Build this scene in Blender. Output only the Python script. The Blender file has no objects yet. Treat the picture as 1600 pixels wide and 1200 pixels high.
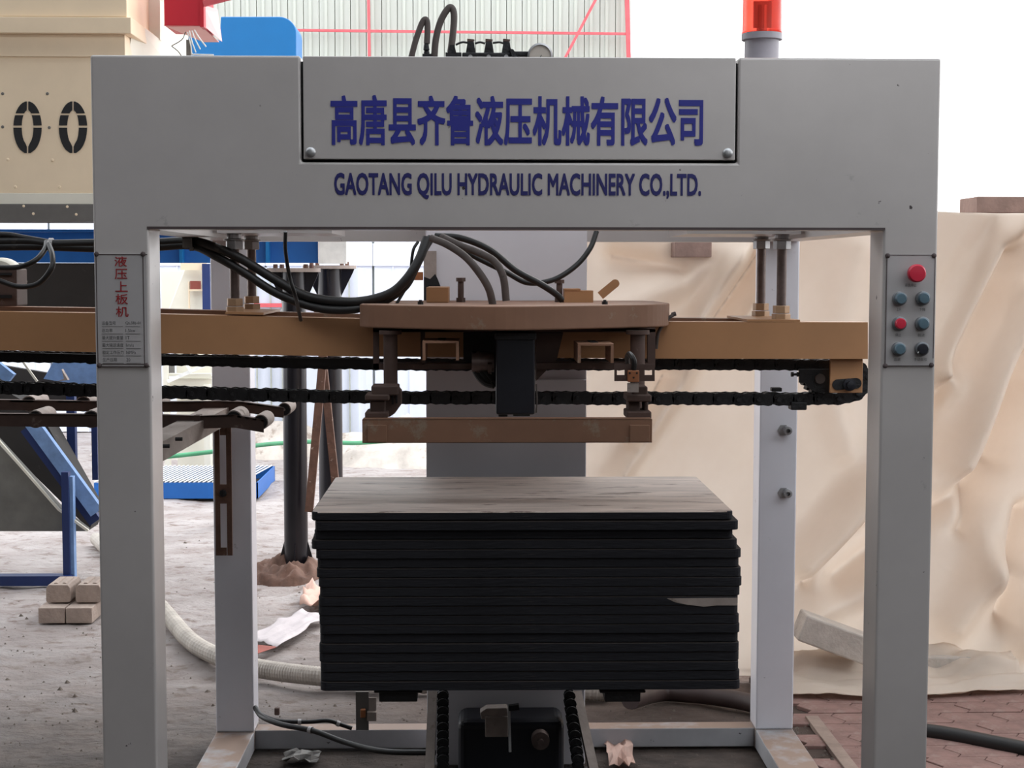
import bpy, bmesh, math, random
import numpy as np
from mathutils import Vector, Matrix, noise
random.seed(7)
S = bpy.context.scene
COL = S.collection
PI = math.pi
# ------------------------------------------------------------------ camera
F = 2441.3
CAM = Vector((0.9526, -3.8996, 1.7453))
YAW, PITCH, ROLL = 0.0213, -0.0732, 0.0011
_r = Vector((math.cos(YAW), -math.sin(YAW), 0))
_f = Vector((math.sin(YAW)*math.cos(PITCH), math.cos(YAW)*math.cos(PITCH), math.sin(PITCH)))
_u = _r.cross(_f)
R_ = math.cos(ROLL)*_r + math.sin(ROLL)*_u
U_ = -math.sin(ROLL)*_r + math.cos(ROLL)*_u
cd = bpy.data.cameras.new('camera'); cam = bpy.data.objects.new('camera', cd); COL.objects.link(cam)
cd.sensor_width = 36; cd.lens = 36*F/1600; cd.clip_end = 300
m = Matrix((R_, U_, -_f)).transposed().to_4x4(); m.translation = CAM
cam.matrix_world = m
S.camera = cam
# ------------------------------------------------------------------ light
S.view_settings.view_transform = 'Standard'; S.view_settings.look = 'None'
S.view_settings.gamma = 1; S.view_settings.use_curve_mapping = False
S.view_settings.exposure = 0.28
w = bpy.data.worlds.new('overcast_sky'); S.world = w; w.use_nodes = True
nt = w.node_tree; bg = nt.nodes['Background']
tc = nt.nodes.new('ShaderNodeTexCoord'); sx = nt.nodes.new('ShaderNodeSeparateXYZ')
mr = nt.nodes.new('ShaderNodeMapRange'); mx = nt.nodes.new('ShaderNodeMix'); mx.data_type = 'RGBA'
nt.links.new(tc.outputs['Generated'], sx.inputs[0]); nt.links.new(sx.outputs['Z'], mr.inputs['Value'])
mr.inputs['From Min'].default_value = 0; mr.inputs['From Max'].default_value = 1
nt.links.new(mr.outputs[0], mx.inputs[0])
mx.inputs[6].default_value = (1, 1, 1, 1); mx.inputs[7].default_value = (.86, .93, 1, 1)
nt.links.new(mx.outputs[2], bg.inputs[0]); bg.inputs[1].default_value = 2.6
sd = bpy.data.lights.new('sun', 'SUN'); so = bpy.data.objects.new('sun', sd); COL.objects.link(so)
sd.energy = 1.2; sd.angle = math.radians(25); sd.color = (1, .97, .93)
so.rotation_euler = Vector((-.45, -.62, -.75)).to_track_quat('-Z', 'Y').to_euler()

# ------------------------------------------------------------------ pixel helpers
def ray(px, py): return (_f*F + R_*(px-800) - U_*(py-600))
def A(px, py, Y):
    d = ray(px, py); return CAM + d*((Y-CAM.y)/d.y)
def AZ(px, py, Z=0.0):
    d = ray(px, py); return CAM + d*((Z-CAM.z)/d.z)
def mpp(Y): return (Y-CAM.y)/F

# ------------------------------------------------------------------ materials
MATS = {}
def mat(name, c, rough=.6, metal=0., var=.25, scale=6., bump=.0, bscale=40., spots=None, sp_t=.62, sp_s=9., stretch=(1,1,1), spec=.5, trans=None, c2=None, detail=5, chips=None, dust=None):
    if name in MATS: return MATS[name]
    M = bpy.data.materials.new(name); M.use_nodes = True; MATS[name] = M
    n = M.node_tree.nodes; L = M.node_tree.links; b = n['Principled BSDF']
    t = n.new('ShaderNodeTexCoord'); mp = n.new('ShaderNodeMapping'); mp.inputs['Scale'].default_value = stretch
    L.new(t.outputs['Object'], mp.inputs[0])
    nz = n.new('ShaderNodeTexNoise'); nz.inputs['Scale'].default_value = scale; nz.inputs['Detail'].default_value = detail
    nz.inputs['Roughness'].default_value = .6
    L.new(mp.outputs[0], nz.inputs['Vector'])
    rp = n.new('ShaderNodeMapRange'); rp.inputs['From Min'].default_value = .3; rp.inputs['From Max'].default_value = .7
    L.new(nz.outputs['Fac'], rp.inputs['Value'])
    mx = n.new('ShaderNodeMix'); mx.data_type = 'RGBA'
    cc = c2 if c2 else tuple(x*(1-var) for x in c)
    mx.inputs[6].default_value = (*cc, 1); mx.inputs[7].default_value = (*[min(1, x*(1+var*.35)) for x in c], 1)
    L.new(rp.outputs[0], mx.inputs[0]); out = mx.outputs[2]
    if spots:
        n2 = n.new('ShaderNodeTexNoise'); n2.inputs['Scale'].default_value = sp_s; n2.inputs['Detail'].default_value = 8
        n2.inputs['Roughness'].default_value = .7
        L.new(mp.outputs[0], n2.inputs['Vector'])
        r2 = n.new('ShaderNodeMapRange'); r2.inputs['From Min'].default_value = sp_t; r2.inputs['From Max'].default_value = sp_t+.08
        L.new(n2.outputs['Fac'], r2.inputs['Value'])
        m2 = n.new('ShaderNodeMix'); m2.data_type = 'RGBA'; L.new(r2.outputs[0], m2.inputs[0]); L.new(out, m2.inputs[6])
        m2.inputs[7].default_value = (*spots, 1); out = m2.outputs[2]
    if chips:
        n3 = n.new('ShaderNodeTexNoise'); n3.inputs['Scale'].default_value = 26; n3.inputs['Detail'].default_value = 4; n3.inputs['Roughness'].default_value = .6
        L.new(mp.outputs[0], n3.inputs['Vector'])
        r3 = n.new('ShaderNodeMapRange'); r3.inputs['From Min'].default_value = .715; r3.inputs['From Max'].default_value = .735
        L.new(n3.outputs['Fac'], r3.inputs['Value'])
        m3 = n.new('ShaderNodeMix'); m3.data_type = 'RGBA'; L.new(r3.outputs[0], m3.inputs[0]); L.new(out, m3.inputs[6])
        m3.inputs[7].default_value = (*chips, 1); out = m3.outputs[2]
    if dust:   # settled dust on upward faces
        ge = n.new('ShaderNodeNewGeometry'); se = n.new('ShaderNodeSeparateXYZ'); L.new(ge.outputs['True Normal'], se.inputs[0])
        ma = n.new('ShaderNodeMath'); ma.operation = 'MULTIPLY_ADD'; L.new(nz.outputs['Fac'], ma.inputs[0]); ma.inputs[1].default_value = .8; ma.inputs[2].default_value = -.5
        mb2 = n.new('ShaderNodeMath'); mb2.operation = 'ADD'; L.new(se.outputs['Z'], mb2.inputs[0]); L.new(ma.outputs[0], mb2.inputs[1])
        r4 = n.new('ShaderNodeMapRange'); r4.inputs['From Min'].default_value = .70; r4.inputs['From Max'].default_value = .88; L.new(mb2.outputs[0], r4.inputs['Value'])
        m4 = n.new('ShaderNodeMix'); m4.data_type = 'RGBA'; L.new(r4.outputs[0], m4.inputs[0]); L.new(out, m4.inputs[6])
        m4.inputs[7].default_value = (*dust, 1); out = m4.outputs[2]
    L.new(out, b.inputs['Base Color'])
    b.inputs['Roughness'].default_value = rough; b.inputs['Metallic'].default_value = metal
    b.inputs['Specular IOR Level'].default_value = spec
    if bump:
        nb = n.new('ShaderNodeTexNoise'); nb.inputs['Scale'].default_value = bscale; nb.inputs['Detail'].default_value = 6
        L.new(mp.outputs[0], nb.inputs['Vector'])
        bp = n.new('ShaderNodeBump'); bp.inputs['Strength'].default_value = bump; bp.inputs['Distance'].default_value = .01
        L.new(nb.outputs['Fac'], bp.inputs['Height']); L.new(bp.outputs[0], b.inputs['Normal'])
    if trans:
        o = n['Material Output']; tr = n.new('ShaderNodeBsdfTranslucent'); ms = n.new('ShaderNodeMixShader')
        L.new(out, tr.inputs['Color']); ms.inputs[0].default_value = trans
        L.new(b.outputs[0], ms.inputs[1]); L.new(tr.outputs[0], ms.inputs[2]); L.new(ms.outputs[0], o.inputs['Surface'])
    return M
silver = mat('silver_grey_paint', (.52, .487, .475), .33, .2, .1, 3, spots=(.30, .28, .27), sp_t=.66, sp_s=5, bump=.02, chips=(.06, .05, .05))
sillm = mat('dusty_sill_paint', (.40, .40, .42), .6, .1, .15, 7, spots=(.10, .09, .08), sp_t=.66, sp_s=12, chips=(.05, .04, .04), dust=(.26, .18, .14))
palep = mat('pale_grey_paint', (.76, .76, .82), .35, .1, .06, 3, spots=(.36, .35, .36), sp_t=.66, sp_s=14, chips=(.12, .11, .11))
mastp = mat('mast_grey_paint', (.68, .66, .70), .5, .1, .08, 2, spots=(.25, .24, .25), sp_t=.72, sp_s=6)
darkgap = mat('dark_cavity', (.012, .011, .012), .9, var=.1)
yel = mat('ochre_paint', (.42, .215, .10), .5, .0, .12, 4, spots=(.30, .17, .09), sp_t=.70, sp_s=8)
yel_d = mat('dusty_ochre_paint', (.27, .14, .085), .6, .0, .15, 6, spots=(.30, .22, .16), sp_t=.58, sp_s=10)
brown = mat('brown_iron', (.085, .05, .04), .7, .1, .3, 9, spots=(.22, .17, .14), sp_t=.62)
dusty_steel = mat('dusty_steel', (.36, .30, .27), .8, .0, .3, 12, spots=(.14, .10, .08), sp_t=.6, bump=.2)
black = mat('greasy_black', (.012, .012, .014), .55, .2, .4, 20, bump=.4, bscale=60)
rubber = mat('black_rubber', (.009, .008, .008), .5, 0, .3, 12, spots=(.05, .04, .035), sp_t=.64, sp_s=14)
dustrub = mat('dusty_rubber', (.085, .068, .062), .7, 0, .3, 14, spots=(.02, .02, .02), sp_t=.6, sp_s=18)
navy = mat('dark_motor_casing', (.012, .013, .020), .45, .2, .3, 8)
steel = mat('zinc_steel', (.42, .42, .43), .4, .7, .2, 20)
rodm = mat('oily_threaded_rod', (.16, .12, .11), .45, .6, .3, 30)
brass = mat('ochre_nut', (.42, .27, .16), .5, .2, .2, 20)
blue_ink = mat('blue_lettering', (.018, .022, .24), .5, 0, .08, 5)
navy_ink = mat('navy_lettering', (.014, .014, .12), .5, 0, .08, 5)
red_ink = mat('red_lettering', (.30, .012, .015), .5, 0, .1, 5)
grey_ink = mat('grey_lettering', (.10, .10, .10), .5, 0, .1, 5)
plate = mat('plate_aluminium', (.42, .40, .40), .45, .1, .08, 6)
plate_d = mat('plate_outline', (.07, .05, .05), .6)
redb = mat('red_button', (.55, .02, .05), .35, 0, .1)
blub = mat('slate_blue_button', (.09, .15, .19), .35, 0, .15)
ring = mat('button_ring', (.22, .24, .26), .35, .5, .1)
white = mat('white_mark', (.8, .8, .78), .5, 0, .1)
cream = mat('cream_paint', (.84, .68, .49), .55, 0, .08, 3, spots=(.30, .24, .15), sp_t=.72, sp_s=8)
creaml = mat('pale_cream_paint', (.76, .73, .63), .6, 0, .08, 3)
greym = mat('grey_steel_skirt', (.17, .16, .15), .6, .3, .2, 5)
sten = mat('black_stencil', (.012, .012, .014), .7, 0, .3, 30)
redp = mat('red_cabinet_paint', (.52, .012, .03), .5, 0, .08, 3)
pinkp = mat('faded_pink_paint', (.75, .42, .42), .6, 0, .12, 3)
bluep = mat('sky_blue_paint', (.001, .15, .42), .5, 0, .08, 3)
bluem = mat('machine_blue_paint', (.012, .13, .46), .5, 0, .15, 4, spots=(.03, .03, .05), sp_t=.72)
blued = mat('navy_blue_paint', (.012, .03, .13), .5, 0, .2, 5)
blues = mat('dusty_blue_paint', (.20, .34, .62), .6, 0, .3, 9)
darkpan = mat('dark_rubber_sheet', (.028, .024, .022), .8, 0, .3, 4, spots=(.06, .05, .045), sp_t=.6)
blackpipe = mat('black_pipe_paint', (.014, .013, .018), .3, .3, .3, 10, spots=(.28, .25, .24), sp_t=.66, sp_s=11, stretch=(1, 1, .4))
rust = mat('rusty_iron', (.16, .085, .06), .85, .1, .4, 14, spots=(.42, .33, .28), sp_t=.62, sp_s=16, bump=.3)
hose_c = mat('grey_corrugated_hose', (.46, .41, .36), .7, 0, .3, 10)
hose_b = mat('dark_brown_hose', (.05, .03, .027), .55, 0, .3, 10)
concrete = mat('rough_concrete', (.52, .46, .41), .9, 0, .2, 14, bump=.5, bscale=50)
brickm = mat('grey_brown_block', (.42, .33, .28), .9, 0, .2, 20, bump=.5, bscale=60)
brickt = mat('timber_block', (.30, .20, .17), .9, 0, .25, 14, bump=.3)
paperm = mat('white_plastic_sheet', (.56, .50, .51), .6, 0, .12, 8, bump=.5, bscale=14)
paper_p = mat('pink_sheet', (.72, .45, .36), .6, 0, .2, 8)
redcloth = mat('dull_red_sheet', (.30, .07, .05), .7)
green = mat('green_hose', (.08, .32, .16), .5)
board = mat('fibre_board_edge', (.017, .017, .021), .8, 0, .35, 3, spec=.25, spots=(.035, .030, .028), sp_t=.66, sp_s=9, stretch=(.6, 1, 4), bump=.3)
boardtop = mat('dusty_board_top', (.60, .49, .43), .5, 0, .35, 7, spots=(.15, .10, .08), sp_t=.56, sp_s=9, stretch=(.5, 3.2, 1), bump=.2, detail=8)
boardred = mat('dark_board_face', (.035, .028, .026), .9, spec=.2)
tarpm = mat('beige_tarpaulin', (.80, .70, .61), .55, 0, .1, 1.6, bump=.05, bscale=8, trans=.38, c2=(.72, .61, .51))
tarppink = mat('pinkish_tarpaulin', (.72, .50, .42), .6, 0, .1, 4, bump=.15, bscale=9, trans=.3)
sheetm = mat('translucent_wall_sheet', (.64, .67, .62), .6, 0, .05, 2, trans=.35)
sheetb = mat('bluish_wall_sheet', (.72, .76, .86), .6, 0, .05, 2, trans=.2)
seam = mat('sheet_joint', (.42, .44, .40), .7)
whitep = mat('white_building_paint', (.9, .9, .88), .6)
redst = mat('red_steel_paint', (.62, .10, .12), .6)
roofm = mat('unseen_roof_sheet', (.20, .195, .19), .8)
darkwall = mat('dim_blocker_wall', (.08, .075, .072), .9)
gaugem = mat('gauge_face', (.50, .45, .40), .4, 0, .1)
beacon_g = mat('beacon_base_grey', (.34, .32, .36), .5)
paverm = mat('red_paver', (.25, .145, .125), .9, 0, .3, 9, spots=(.27, .18, .155), sp_t=.54, sp_s=12, bump=.3)
joint = mat('paver_joint', (.07, .045, .035), .95)
wood = mat('dirty_plank', (.30, .22, .18), .9, 0, .3, 10, bump=.2)
orange = mat('orange_switch', (.36, .13, .05), .5, 0, .2)
sand = mat('dusty_rubble', (.62, .55, .49), .95, 0, .35, 5, spots=(.30, .24, .20), sp_t=.56, sp_s=3.5, bump=.9, bscale=9, stretch=(1, .6, 1))
mat_chain = black
# glassy red beacon lens
lens = bpy.data.materials.new('red_beacon_lens'); lens.use_nodes = True
_b = lens.node_tree.nodes['Principled BSDF']
_nz = lens.node_tree.nodes.new('ShaderNodeTexNoise'); _nz.inputs['Scale'].default_value = 3
_mx = lens.node_tree.nodes.new('ShaderNodeMix'); _mx.data_type = 'RGBA'
_mx.inputs[6].default_value = (.95, .05, .03, 1); _mx.inputs[7].default_value = (1, .10, .06, 1)
lens.node_tree.links.new(_nz.outputs[0], _mx.inputs[0]); lens.node_tree.links.new(_mx.outputs[2], _b.inputs['Base Color'])
_b.inputs['Roughness'].default_value = .25; _b.inputs['Transmission Weight'].default_value = .75; _b.inputs['IOR'].default_value = 1.2

# ground
def ground_mat():
    M = bpy.data.materials.new('dusty_ground'); M.use_nodes = True
    n = M.node_tree.nodes; L = M.node_tree.links; b = n['Principled BSDF']
    t = n.new('ShaderNodeTexCoord')
    def nz(s, d=8, st=(1, 1, 1)):
        mp = n.new('ShaderNodeMapping'); mp.inputs['Scale'].default_value = st; L.new(t.outputs['Object'], mp.inputs[0])
        x = n.new('ShaderNodeTexNoise'); x.inputs['Scale'].default_value = s; x.inputs['Detail'].default_value = d
        x.inputs['Roughness'].default_value = .65; L.new(mp.outputs[0], x.inputs['Vector']); return x.outputs['Fac']
    def rng(v, a, c):
        r = n.new('ShaderNodeMapRange'); r.inputs['From Min'].default_value = a; r.inputs['From Max'].default_value = c
        L.new(v, r.inputs['Value']); return r.outputs[0]
    def mix(f, a, c):
        x = n.new('ShaderNodeMix'); x.data_type = 'RGBA'; L.new(f, x.inputs[0])
        for i, v in ((6, a), (7, c)):
            if isinstance(v, tuple): x.inputs[i].default_value = (*v, 1)
            else: L.new(v, x.inputs[i])
        return x.outputs[2]
    base = mix(rng(nz(2.2, 8, (1, 1.6, 1)), .35, .65), (.36, .30, .28), (.50, .45, .435))
    base = mix(rng(nz(9, 10, (1, 1.3, 1)), .54, .64), base, (.27, .21, .185))
    sp = n.new('ShaderNodeSeparateXYZ'); L.new(t.outputs['Object'], sp.inputs[0])
    base = mix(rng(sp.outputs['X'], .2, 1.1), base, mix(rng(nz(4), .4, .65), (.21, .135, .105), (.34, .24, .20)))
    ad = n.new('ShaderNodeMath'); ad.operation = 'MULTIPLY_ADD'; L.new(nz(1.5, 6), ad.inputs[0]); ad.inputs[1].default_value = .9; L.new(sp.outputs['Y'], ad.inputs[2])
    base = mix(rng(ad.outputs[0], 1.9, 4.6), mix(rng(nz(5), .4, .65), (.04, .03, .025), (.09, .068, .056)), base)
    L.new(base, b.inputs['Base Color']); b.inputs['Roughness'].default_value = .95
    bp = n.new('ShaderNodeBump'); bp.inputs['Strength'].default_value = 1; bp.inputs['Distance'].default_value = .04
    L.new(nz(11, 10, (1, 1.3, 1)), bp.inputs['Height']); L.new(bp.outputs[0], b.inputs['Normal'])
    return M
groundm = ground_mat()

# ------------------------------------------------------------------ mesh builder
def wloc(o):
    v = Vector((0, 0, 0))
    while o: v = v + o.location; o = o.parent
    return v
def setp(o, label=None, cat=None, group=None, kind=None):
    for k, v in (('label', label), ('category', cat), ('group', group), ('kind', kind)):
        if v: o[k] = v
    return o
class MB:
    def __init__(s): s.v = []; s.f = []; s.mi = []; s.cur = 0
    def add(s, vs, fs):
        k = len(s.v); s.v += [Vector(x) for x in vs]; s.f += [[i+k for i in f] for f in fs]; s.mi += [s.cur]*len(fs); return s
    def box(s, x0, x1, y0, y1, z0, z1):
        return s.add([(x0,y0,z0),(x1,y0,z0),(x1,y1,z0),(x0,y1,z0),(x0,y0,z1),(x1,y0,z1),(x1,y1,z1),(x0,y1,z1)],
                     [(3,2,1,0),(4,5,6,7),(0,1,5,4),(1,2,6,5),(2,3,7,6),(3,0,4,7)])
    def pbox(s, x0, y0, x1, y1, Y, d):   # a front face given where it stands in the photograph at depth Y, thickness d
        xm, ym = (x0+x1)/2, (y0+y1)/2
        return s.box(A(x0, ym, Y).x, A(x1, ym, Y).x, Y, Y+d, A(xm, y1, Y).z, A(xm, y0, Y).z)
    def beam(s, p, q, w, h, up=Vector((0, 0, 1))):   # box along p-q
        p, q = Vector(p), Vector(q); d = (q-p).normalized(); side = d.cross(up)
        if side.length < 1e-4: side = Vector((1, 0, 0))
        side.normalize(); u = side.cross(d)
        vs = [c + side*a*w/2 + u*b*h/2 for c in (p, q) for a, b in ((-1,-1),(1,-1),(1,1),(-1,1))]
        return s.add(vs, [(0,1,2,3),(7,6,5,4),(4,5,1,0),(5,6,2,1),(6,7,3,2),(7,4,0,3)])
    def cyl(s, p, q, r, n=16, r2=None, cap=True):
        p, q = Vector(p), Vector(q); d = (q-p).normalized(); a = d.orthogonal().normalized(); b = d.cross(a); r2 = r if r2 is None else r2
        vs = [p + (a*math.cos(t)+b*math.sin(t))*r for t in [2*PI*i/n for i in range(n)]] + [q + (a*math.cos(t)+b*math.sin(t))*r2 for t in [2*PI*i/n for i in range(n)]]
        fs = [(i, (i+1) % n, n+(i+1) % n, n+i) for i in range(n)]
        if cap: fs += [tuple(range(n-1, -1, -1)), tuple(range(n, 2*n))]
        return s.add(vs, fs)
    def lathe(s, c, prof, axis='z', n=24):   # prof: (r, h)
        vs = []; c = Vector(c)
        for r, h in prof:
            for i in range(n):
                t = 2*PI*i/n; a, b = r*math.cos(t), r*math.sin(t)
                vs.append(c + (Vector((a, b, h)) if axis == 'z' else Vector((a, -h, b))))
        fs = []
        for k in range(len(prof)-1):
            for i in range(n):
                q = (k*n+i, k*n+(i+1) % n, (k+1)*n+(i+1) % n, (k+1)*n+i)
                fs.append(q)
        fs += [tuple(range(n-1, -1, -1)), tuple(range((len(prof)-1)*n, len(prof)*n))]
        return s.add(vs, fs)
    def prism(s, pts, d):    # pts: loop of world points; d: extrusion vector
        pts = [Vector(p) for p in pts]; d = Vector(d); n = len(pts)
        return s.add(pts+[p+d for p in pts], [tuple(range(n)), tuple(range(2*n-1, n-1, -1))]+[(i, i+n, (i+1) % n+n, (i+1) % n) for i in range(n)])
    def tube(s, pts, r, n=10, ribs=0):
        pts = [Vector(p) for p in pts]; vs = []; fs = []; a = None
        N = len(pts)
        for i, p in enumerate(pts):
            d = (pts[min(i+1, N-1)]-pts[max(i-1, 0)]).normalized()
            if a is None: a = d.orthogonal().normalized()
            a = (a - d*a.dot(d)).normalized(); b = d.cross(a)
            rr = r*(1+ribs*(1 if i % 2 else -1)) if ribs else r
            vs += [p+(a*math.cos(2*PI*k/n)+b*math.sin(2*PI*k/n))*rr for k in range(n)]
        for i in range(N-1):
            fs += [(i*n+k, i*n+(k+1) % n, (i+1)*n+(k+1) % n, (i+1)*n+k) for k in range(n)]
        fs += [tuple(range(n-1, -1, -1)), tuple(range((N-1)*n, N*n))]
        return s.add(vs, fs)
    def build(s, name, m, parent=None, loc=None, bevel=0, seg=2, smooth=False):
        me = bpy.data.meshes.new(name)
        base = wloc(parent) if parent else Vector((0, 0, 0))
        if loc is not None: off = Vector(loc)
        elif parent is None:
            zs = min(v.z for v in s.v); c = sum(s.v, Vector())/len(s.v); off = Vector((c.x, c.y, zs))
        else: off = base
        me.from_pydata([tuple(v-off) for v in s.v], [], s.f)
        ms = m if isinstance(m, (list, tuple)) else [m]
        for x in ms: me.materials.append(x)
        if len(ms) > 1: me.polygons.foreach_set('material_index', s.mi)
        bm = bmesh.new(); bm.from_mesh(me); bmesh.ops.recalc_face_normals(bm, faces=bm.faces); bm.to_mesh(me); bm.free()
        o = bpy.data.objects.new(name, me); COL.objects.link(o)
        if parent: o.parent = parent; o.location = off-base
        else: o.location = off
        if smooth:
            for p in me.polygons: p.use_smooth = True
            md = o.modifiers.new('edges', 'EDGE_SPLIT'); md.split_angle = math.radians(40)
        if bevel:
            md = o.modifiers.new('bevel', 'BEVEL'); md.width = bevel; md.segments = seg; md.limit_method = 'ANGLE'
        return o
def thing(name, label, cat, loc, group=None):
    o = bpy.data.objects.new(name, None); COL.objects.link(o); o.location = Vector(loc); o.empty_display_size = .1
    return setp(o, label, cat, group)
def spline(pts, k=10):
    pts = [Vector(p) for p in pts]; P = [pts[0]*2-pts[1]]+pts+[pts[-1]*2-pts[-2]]; out = []
    for i in range(1, len(P)-2):
        a, b, c, d = P[i-1:i+3]
        for j in range(k):
            t = j/k; out.append(.5*((2*b)+(c-a)*t+(2*a-5*b+4*c-d)*t*t+(3*b-a-3*c+d)*t**3))
    out.append(pts[-1]); return out
def text(name, s, x0, y0, x1, y1, Y, m, parent, bold=0., thick=.0012, fit=True):
    cu = bpy.data.curves.new('txt', 'FONT'); cu.body = s; cu.size = 1; cu.resolution_u = 3
    ob = bpy.data.objects.new('txt', cu); COL.objects.link(ob)
    dg = bpy.context.evaluated_depsgraph_get(); dg.update()
    me = bpy.data.meshes.new_from_object(ob.evaluated_get(dg))
    bpy.data.objects.remove(ob); bpy.data.curves.remove(cu)
    n = len(me.vertices); co = np.empty(n*3); me.vertices.foreach_get('co', co); co = co.reshape(-1, 3)
    mn, mxx = co.min(0), co.max(0)
    P00, P11 = A(x0, y1, Y), A(x1, y0, Y); zl = (A(x1, y1, Y).z-P00.z)
    u = (co[:, 0]-mn[0])/(mxx[0]-mn[0]); v = (co[:, 1]-mn[1])/(mxx[1]-mn[1])
    X = P00.x+u*(P11.x-P00.x); Z = P00.z+v*(A(x0, y0, Y).z-P00.z)
    faces = [list(p.vertices) for p in me.polygons]
    em = (X.max()-X.min())/max(1, (mxx[0]-mn[0])); ez = (Z.max()-Z.min())/max(.5, (mxx[1]-mn[1]))
    mb = MB()
    for kk, (da, db) in enumerate([(0, 0)] if not bold else [(i*bold*em/2, j*bold*ez/2) for i in (-1, 0, 1) for j in (-1, 0, 1)]):
        mb.add([(a+da, Y-kk*.00006, b+db) for a, b in zip(X, Z)], faces)
    bpy.data.meshes.remove(me)
    o = mb.build(name, m, parent)
    return o

# ================================================================== SETTING
# ground with gentle relief
def gz(x, y):
    a = 0.0
    if x < .9: a = min(1, (.9-x)/.8)
    k = min(1, max(0, (y-1.75)/1.0))
    z = noise.fractal(Vector((x*1.3, y*1.3, 3)), 1, 2, 5)*.030*k*a
    z += noise.fractal(Vector((x*6, y*6, 1)), 1, 2, 4)*.011*(.3+.7*k)*(1 if y > 2.2 or x < -.2 else .3)
    return z-.012
mb = MB(); NX, NY = 260, 260
xs = np.concatenate([np.linspace(-9, -2.6, 50, endpoint=False), np.linspace(-2.6, 5, NX-90, endpoint=False), np.linspace(5, 12, 40)])
ys = np.concatenate([np.linspace(-9, -1, 20, endpoint=False), np.linspace(-1, 7, NY-70, endpoint=False), np.linspace(7, 24, 50)])
vs = [(x, y, gz(x, y)) for y in ys for x in xs]; nx = len(xs)
mb.add(vs, [(j*nx+i, j*nx+i+1, (j+1)*nx+i+1, (j+1)*nx+i) for j in range(len(ys)-1) for i in range(nx-1)])
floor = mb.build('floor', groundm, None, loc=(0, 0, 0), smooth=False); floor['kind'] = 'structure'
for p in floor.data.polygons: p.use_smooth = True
# unseen roof, its gap shaped for light; dim walls added to block light
GAP0, GAP1, GAPX = -3.2, -.15, 1.0
c = MB(); c.box(-7, 6.5, -6.5, GAP0, 5.0, 5.1); c.box(-7, 6.5, GAP1, 2.9, 5.0, 5.1); c.box(-7, GAPX, GAP0, -1.5, 5.0, 5.1); o = c.build('unseen_roof', roofm, loc=(0, 0, 0)); o['kind'] = 'structure'
c = MB(); c.box(-7.1, -7, -9, 2.9, 0, 5.0); o = c.build('blocker_wall_left', darkwall, loc=(0, 0, 0)); o['kind'] = 'structure'
c = MB(); c.box(6.5, 6.6, -6.5, -3.2, 0, 5.0); c.box(4.6, 4.7, -3.2, 1.4, 0, 2.0); o = c.build('blocker_wall_right', darkwall, loc=(0, 0, 0)); o['kind'] = 'structure'  # out of view; low wall added to keep light off the post bottoms
c = MB(); c.box(-7, 2.0, -6.6, -6.5, 0, 5.0); c.box(2.0, 6.5, -6.6, -6.5, 0, 3.6); o = c.build('blocker_wall_front', darkwall, loc=(0, 0, 0)); o['kind'] = 'structure'  # added behind the camera to darken the front, lower at the right
# far wall of sheets, 13 m off, red bracing
YW = 13.0
wb = MB(); wb.box(-6.6, A(985, 60, YW).x, YW+.06, YW+.10, 0, 7.5)
wall = wb.build('wall_back', seam, loc=(0, YW, 0)); wall['kind'] = 'structure'
xr = A(985, 60, YW).x; x = xr; pw_ = .166; pan = None; i = 0
while x > -6.5:
    if pan is None:
        q = MB(); q.box(-pw_+.008, 0, -.02, .055, 0, 7.4)
        q.box(-pw_+.06, -pw_+.09, -.035, -.02, 0, 7.4)
        pan = q.build('wall_sheet', sheetm, wall, loc=(0, 0, 0)); pan.location = Vector((x, 0, 0)); pan.data.materials[0] = sheetm
    else:
        o = pan.copy(); COL.objects.link(o); o.location = Vector((x, 0, 0))
    x -= pw_; i += 1
clad = mat('blue_white_cladding', (.78, .82, .92), .5, 0, .04, 1)
x = -6.5; proto_c = None
while x < xr-.6:
    if proto_c is None:
        q = MB(); q.box(.01, .56, -.09, -.04, 0, 2.45); q.box(.20, .215, -.11, -.09, 0, 2.45); q.box(.38, .40, -.11, -.09, 0, 2.45); q.box(0, .57, -.125, -.09, 1.78, 2.02)
        proto_c = q.build('lower_panel', clad, wall, loc=(0, 0, 0), bevel=.004); o = proto_c
    else: o = proto_c.copy(); COL.objects.link(o)
    o.location = Vector((x, 0, 0)); x += .575
def brace(nm, pts, r):
    q = MB()
    for a, b in zip(pts[:-1], pts[1:]): q.beam(A(*a, YW-.15), A(*b, YW-.15), r, r)
    return q.build(nm, redst, wall)
brace('red_brace', [(-120, 41), (985, 53)], .026)
brace('red_post', [(972, -240), (990, 330)], .045)
brace('red_brace', [(975, -85), (760, 325)], .028)
brace('red_tie', [(572, -240), (581, 330)], .03)

# ================================================================== BOARD LOADING MACHINE FRAME
W, ZT, ZB, PW, YB, PD = 2.1, 2.2688, 1.8446, .1368, 1.6813, .135
mach = thing('hydraulic_press', 'large silver-grey steel portal machine frame with blue lettering, four posts and a rear mast', 'machine', (W/2, .84, 0))
pxl, pxr = A(470, 170, 0).x, A(1153, 170, 0).x; pzb = A(800, 254, 0).z
q = MB()
U = [(0, 0), (PW, 0), (PW, ZB), (W-PW, ZB), (W-PW, 0), (W, 0), (W, ZT), (pxr, ZT), (pxr, pzb), (pxl, pzb), (pxl, ZT), (0, ZT)]
q.prism([(x, 0, z) for x, z in U], (0, PD, 0))
front = q.build('front_portal', silver, mach, bevel=.006, seg=3)
q = MB(); q.box(pxl-.01, pxr+.01, .018, .10, pzb-.01, ZT-.012); q.build('panel_recess', darkgap, mach)
q = MB(); q.box(pxl+.006, pxr-.006, -.001, .014, pzb+.007, ZT-.001)
ap = q.build('access_panel', silver, mach, bevel=.002)
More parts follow.
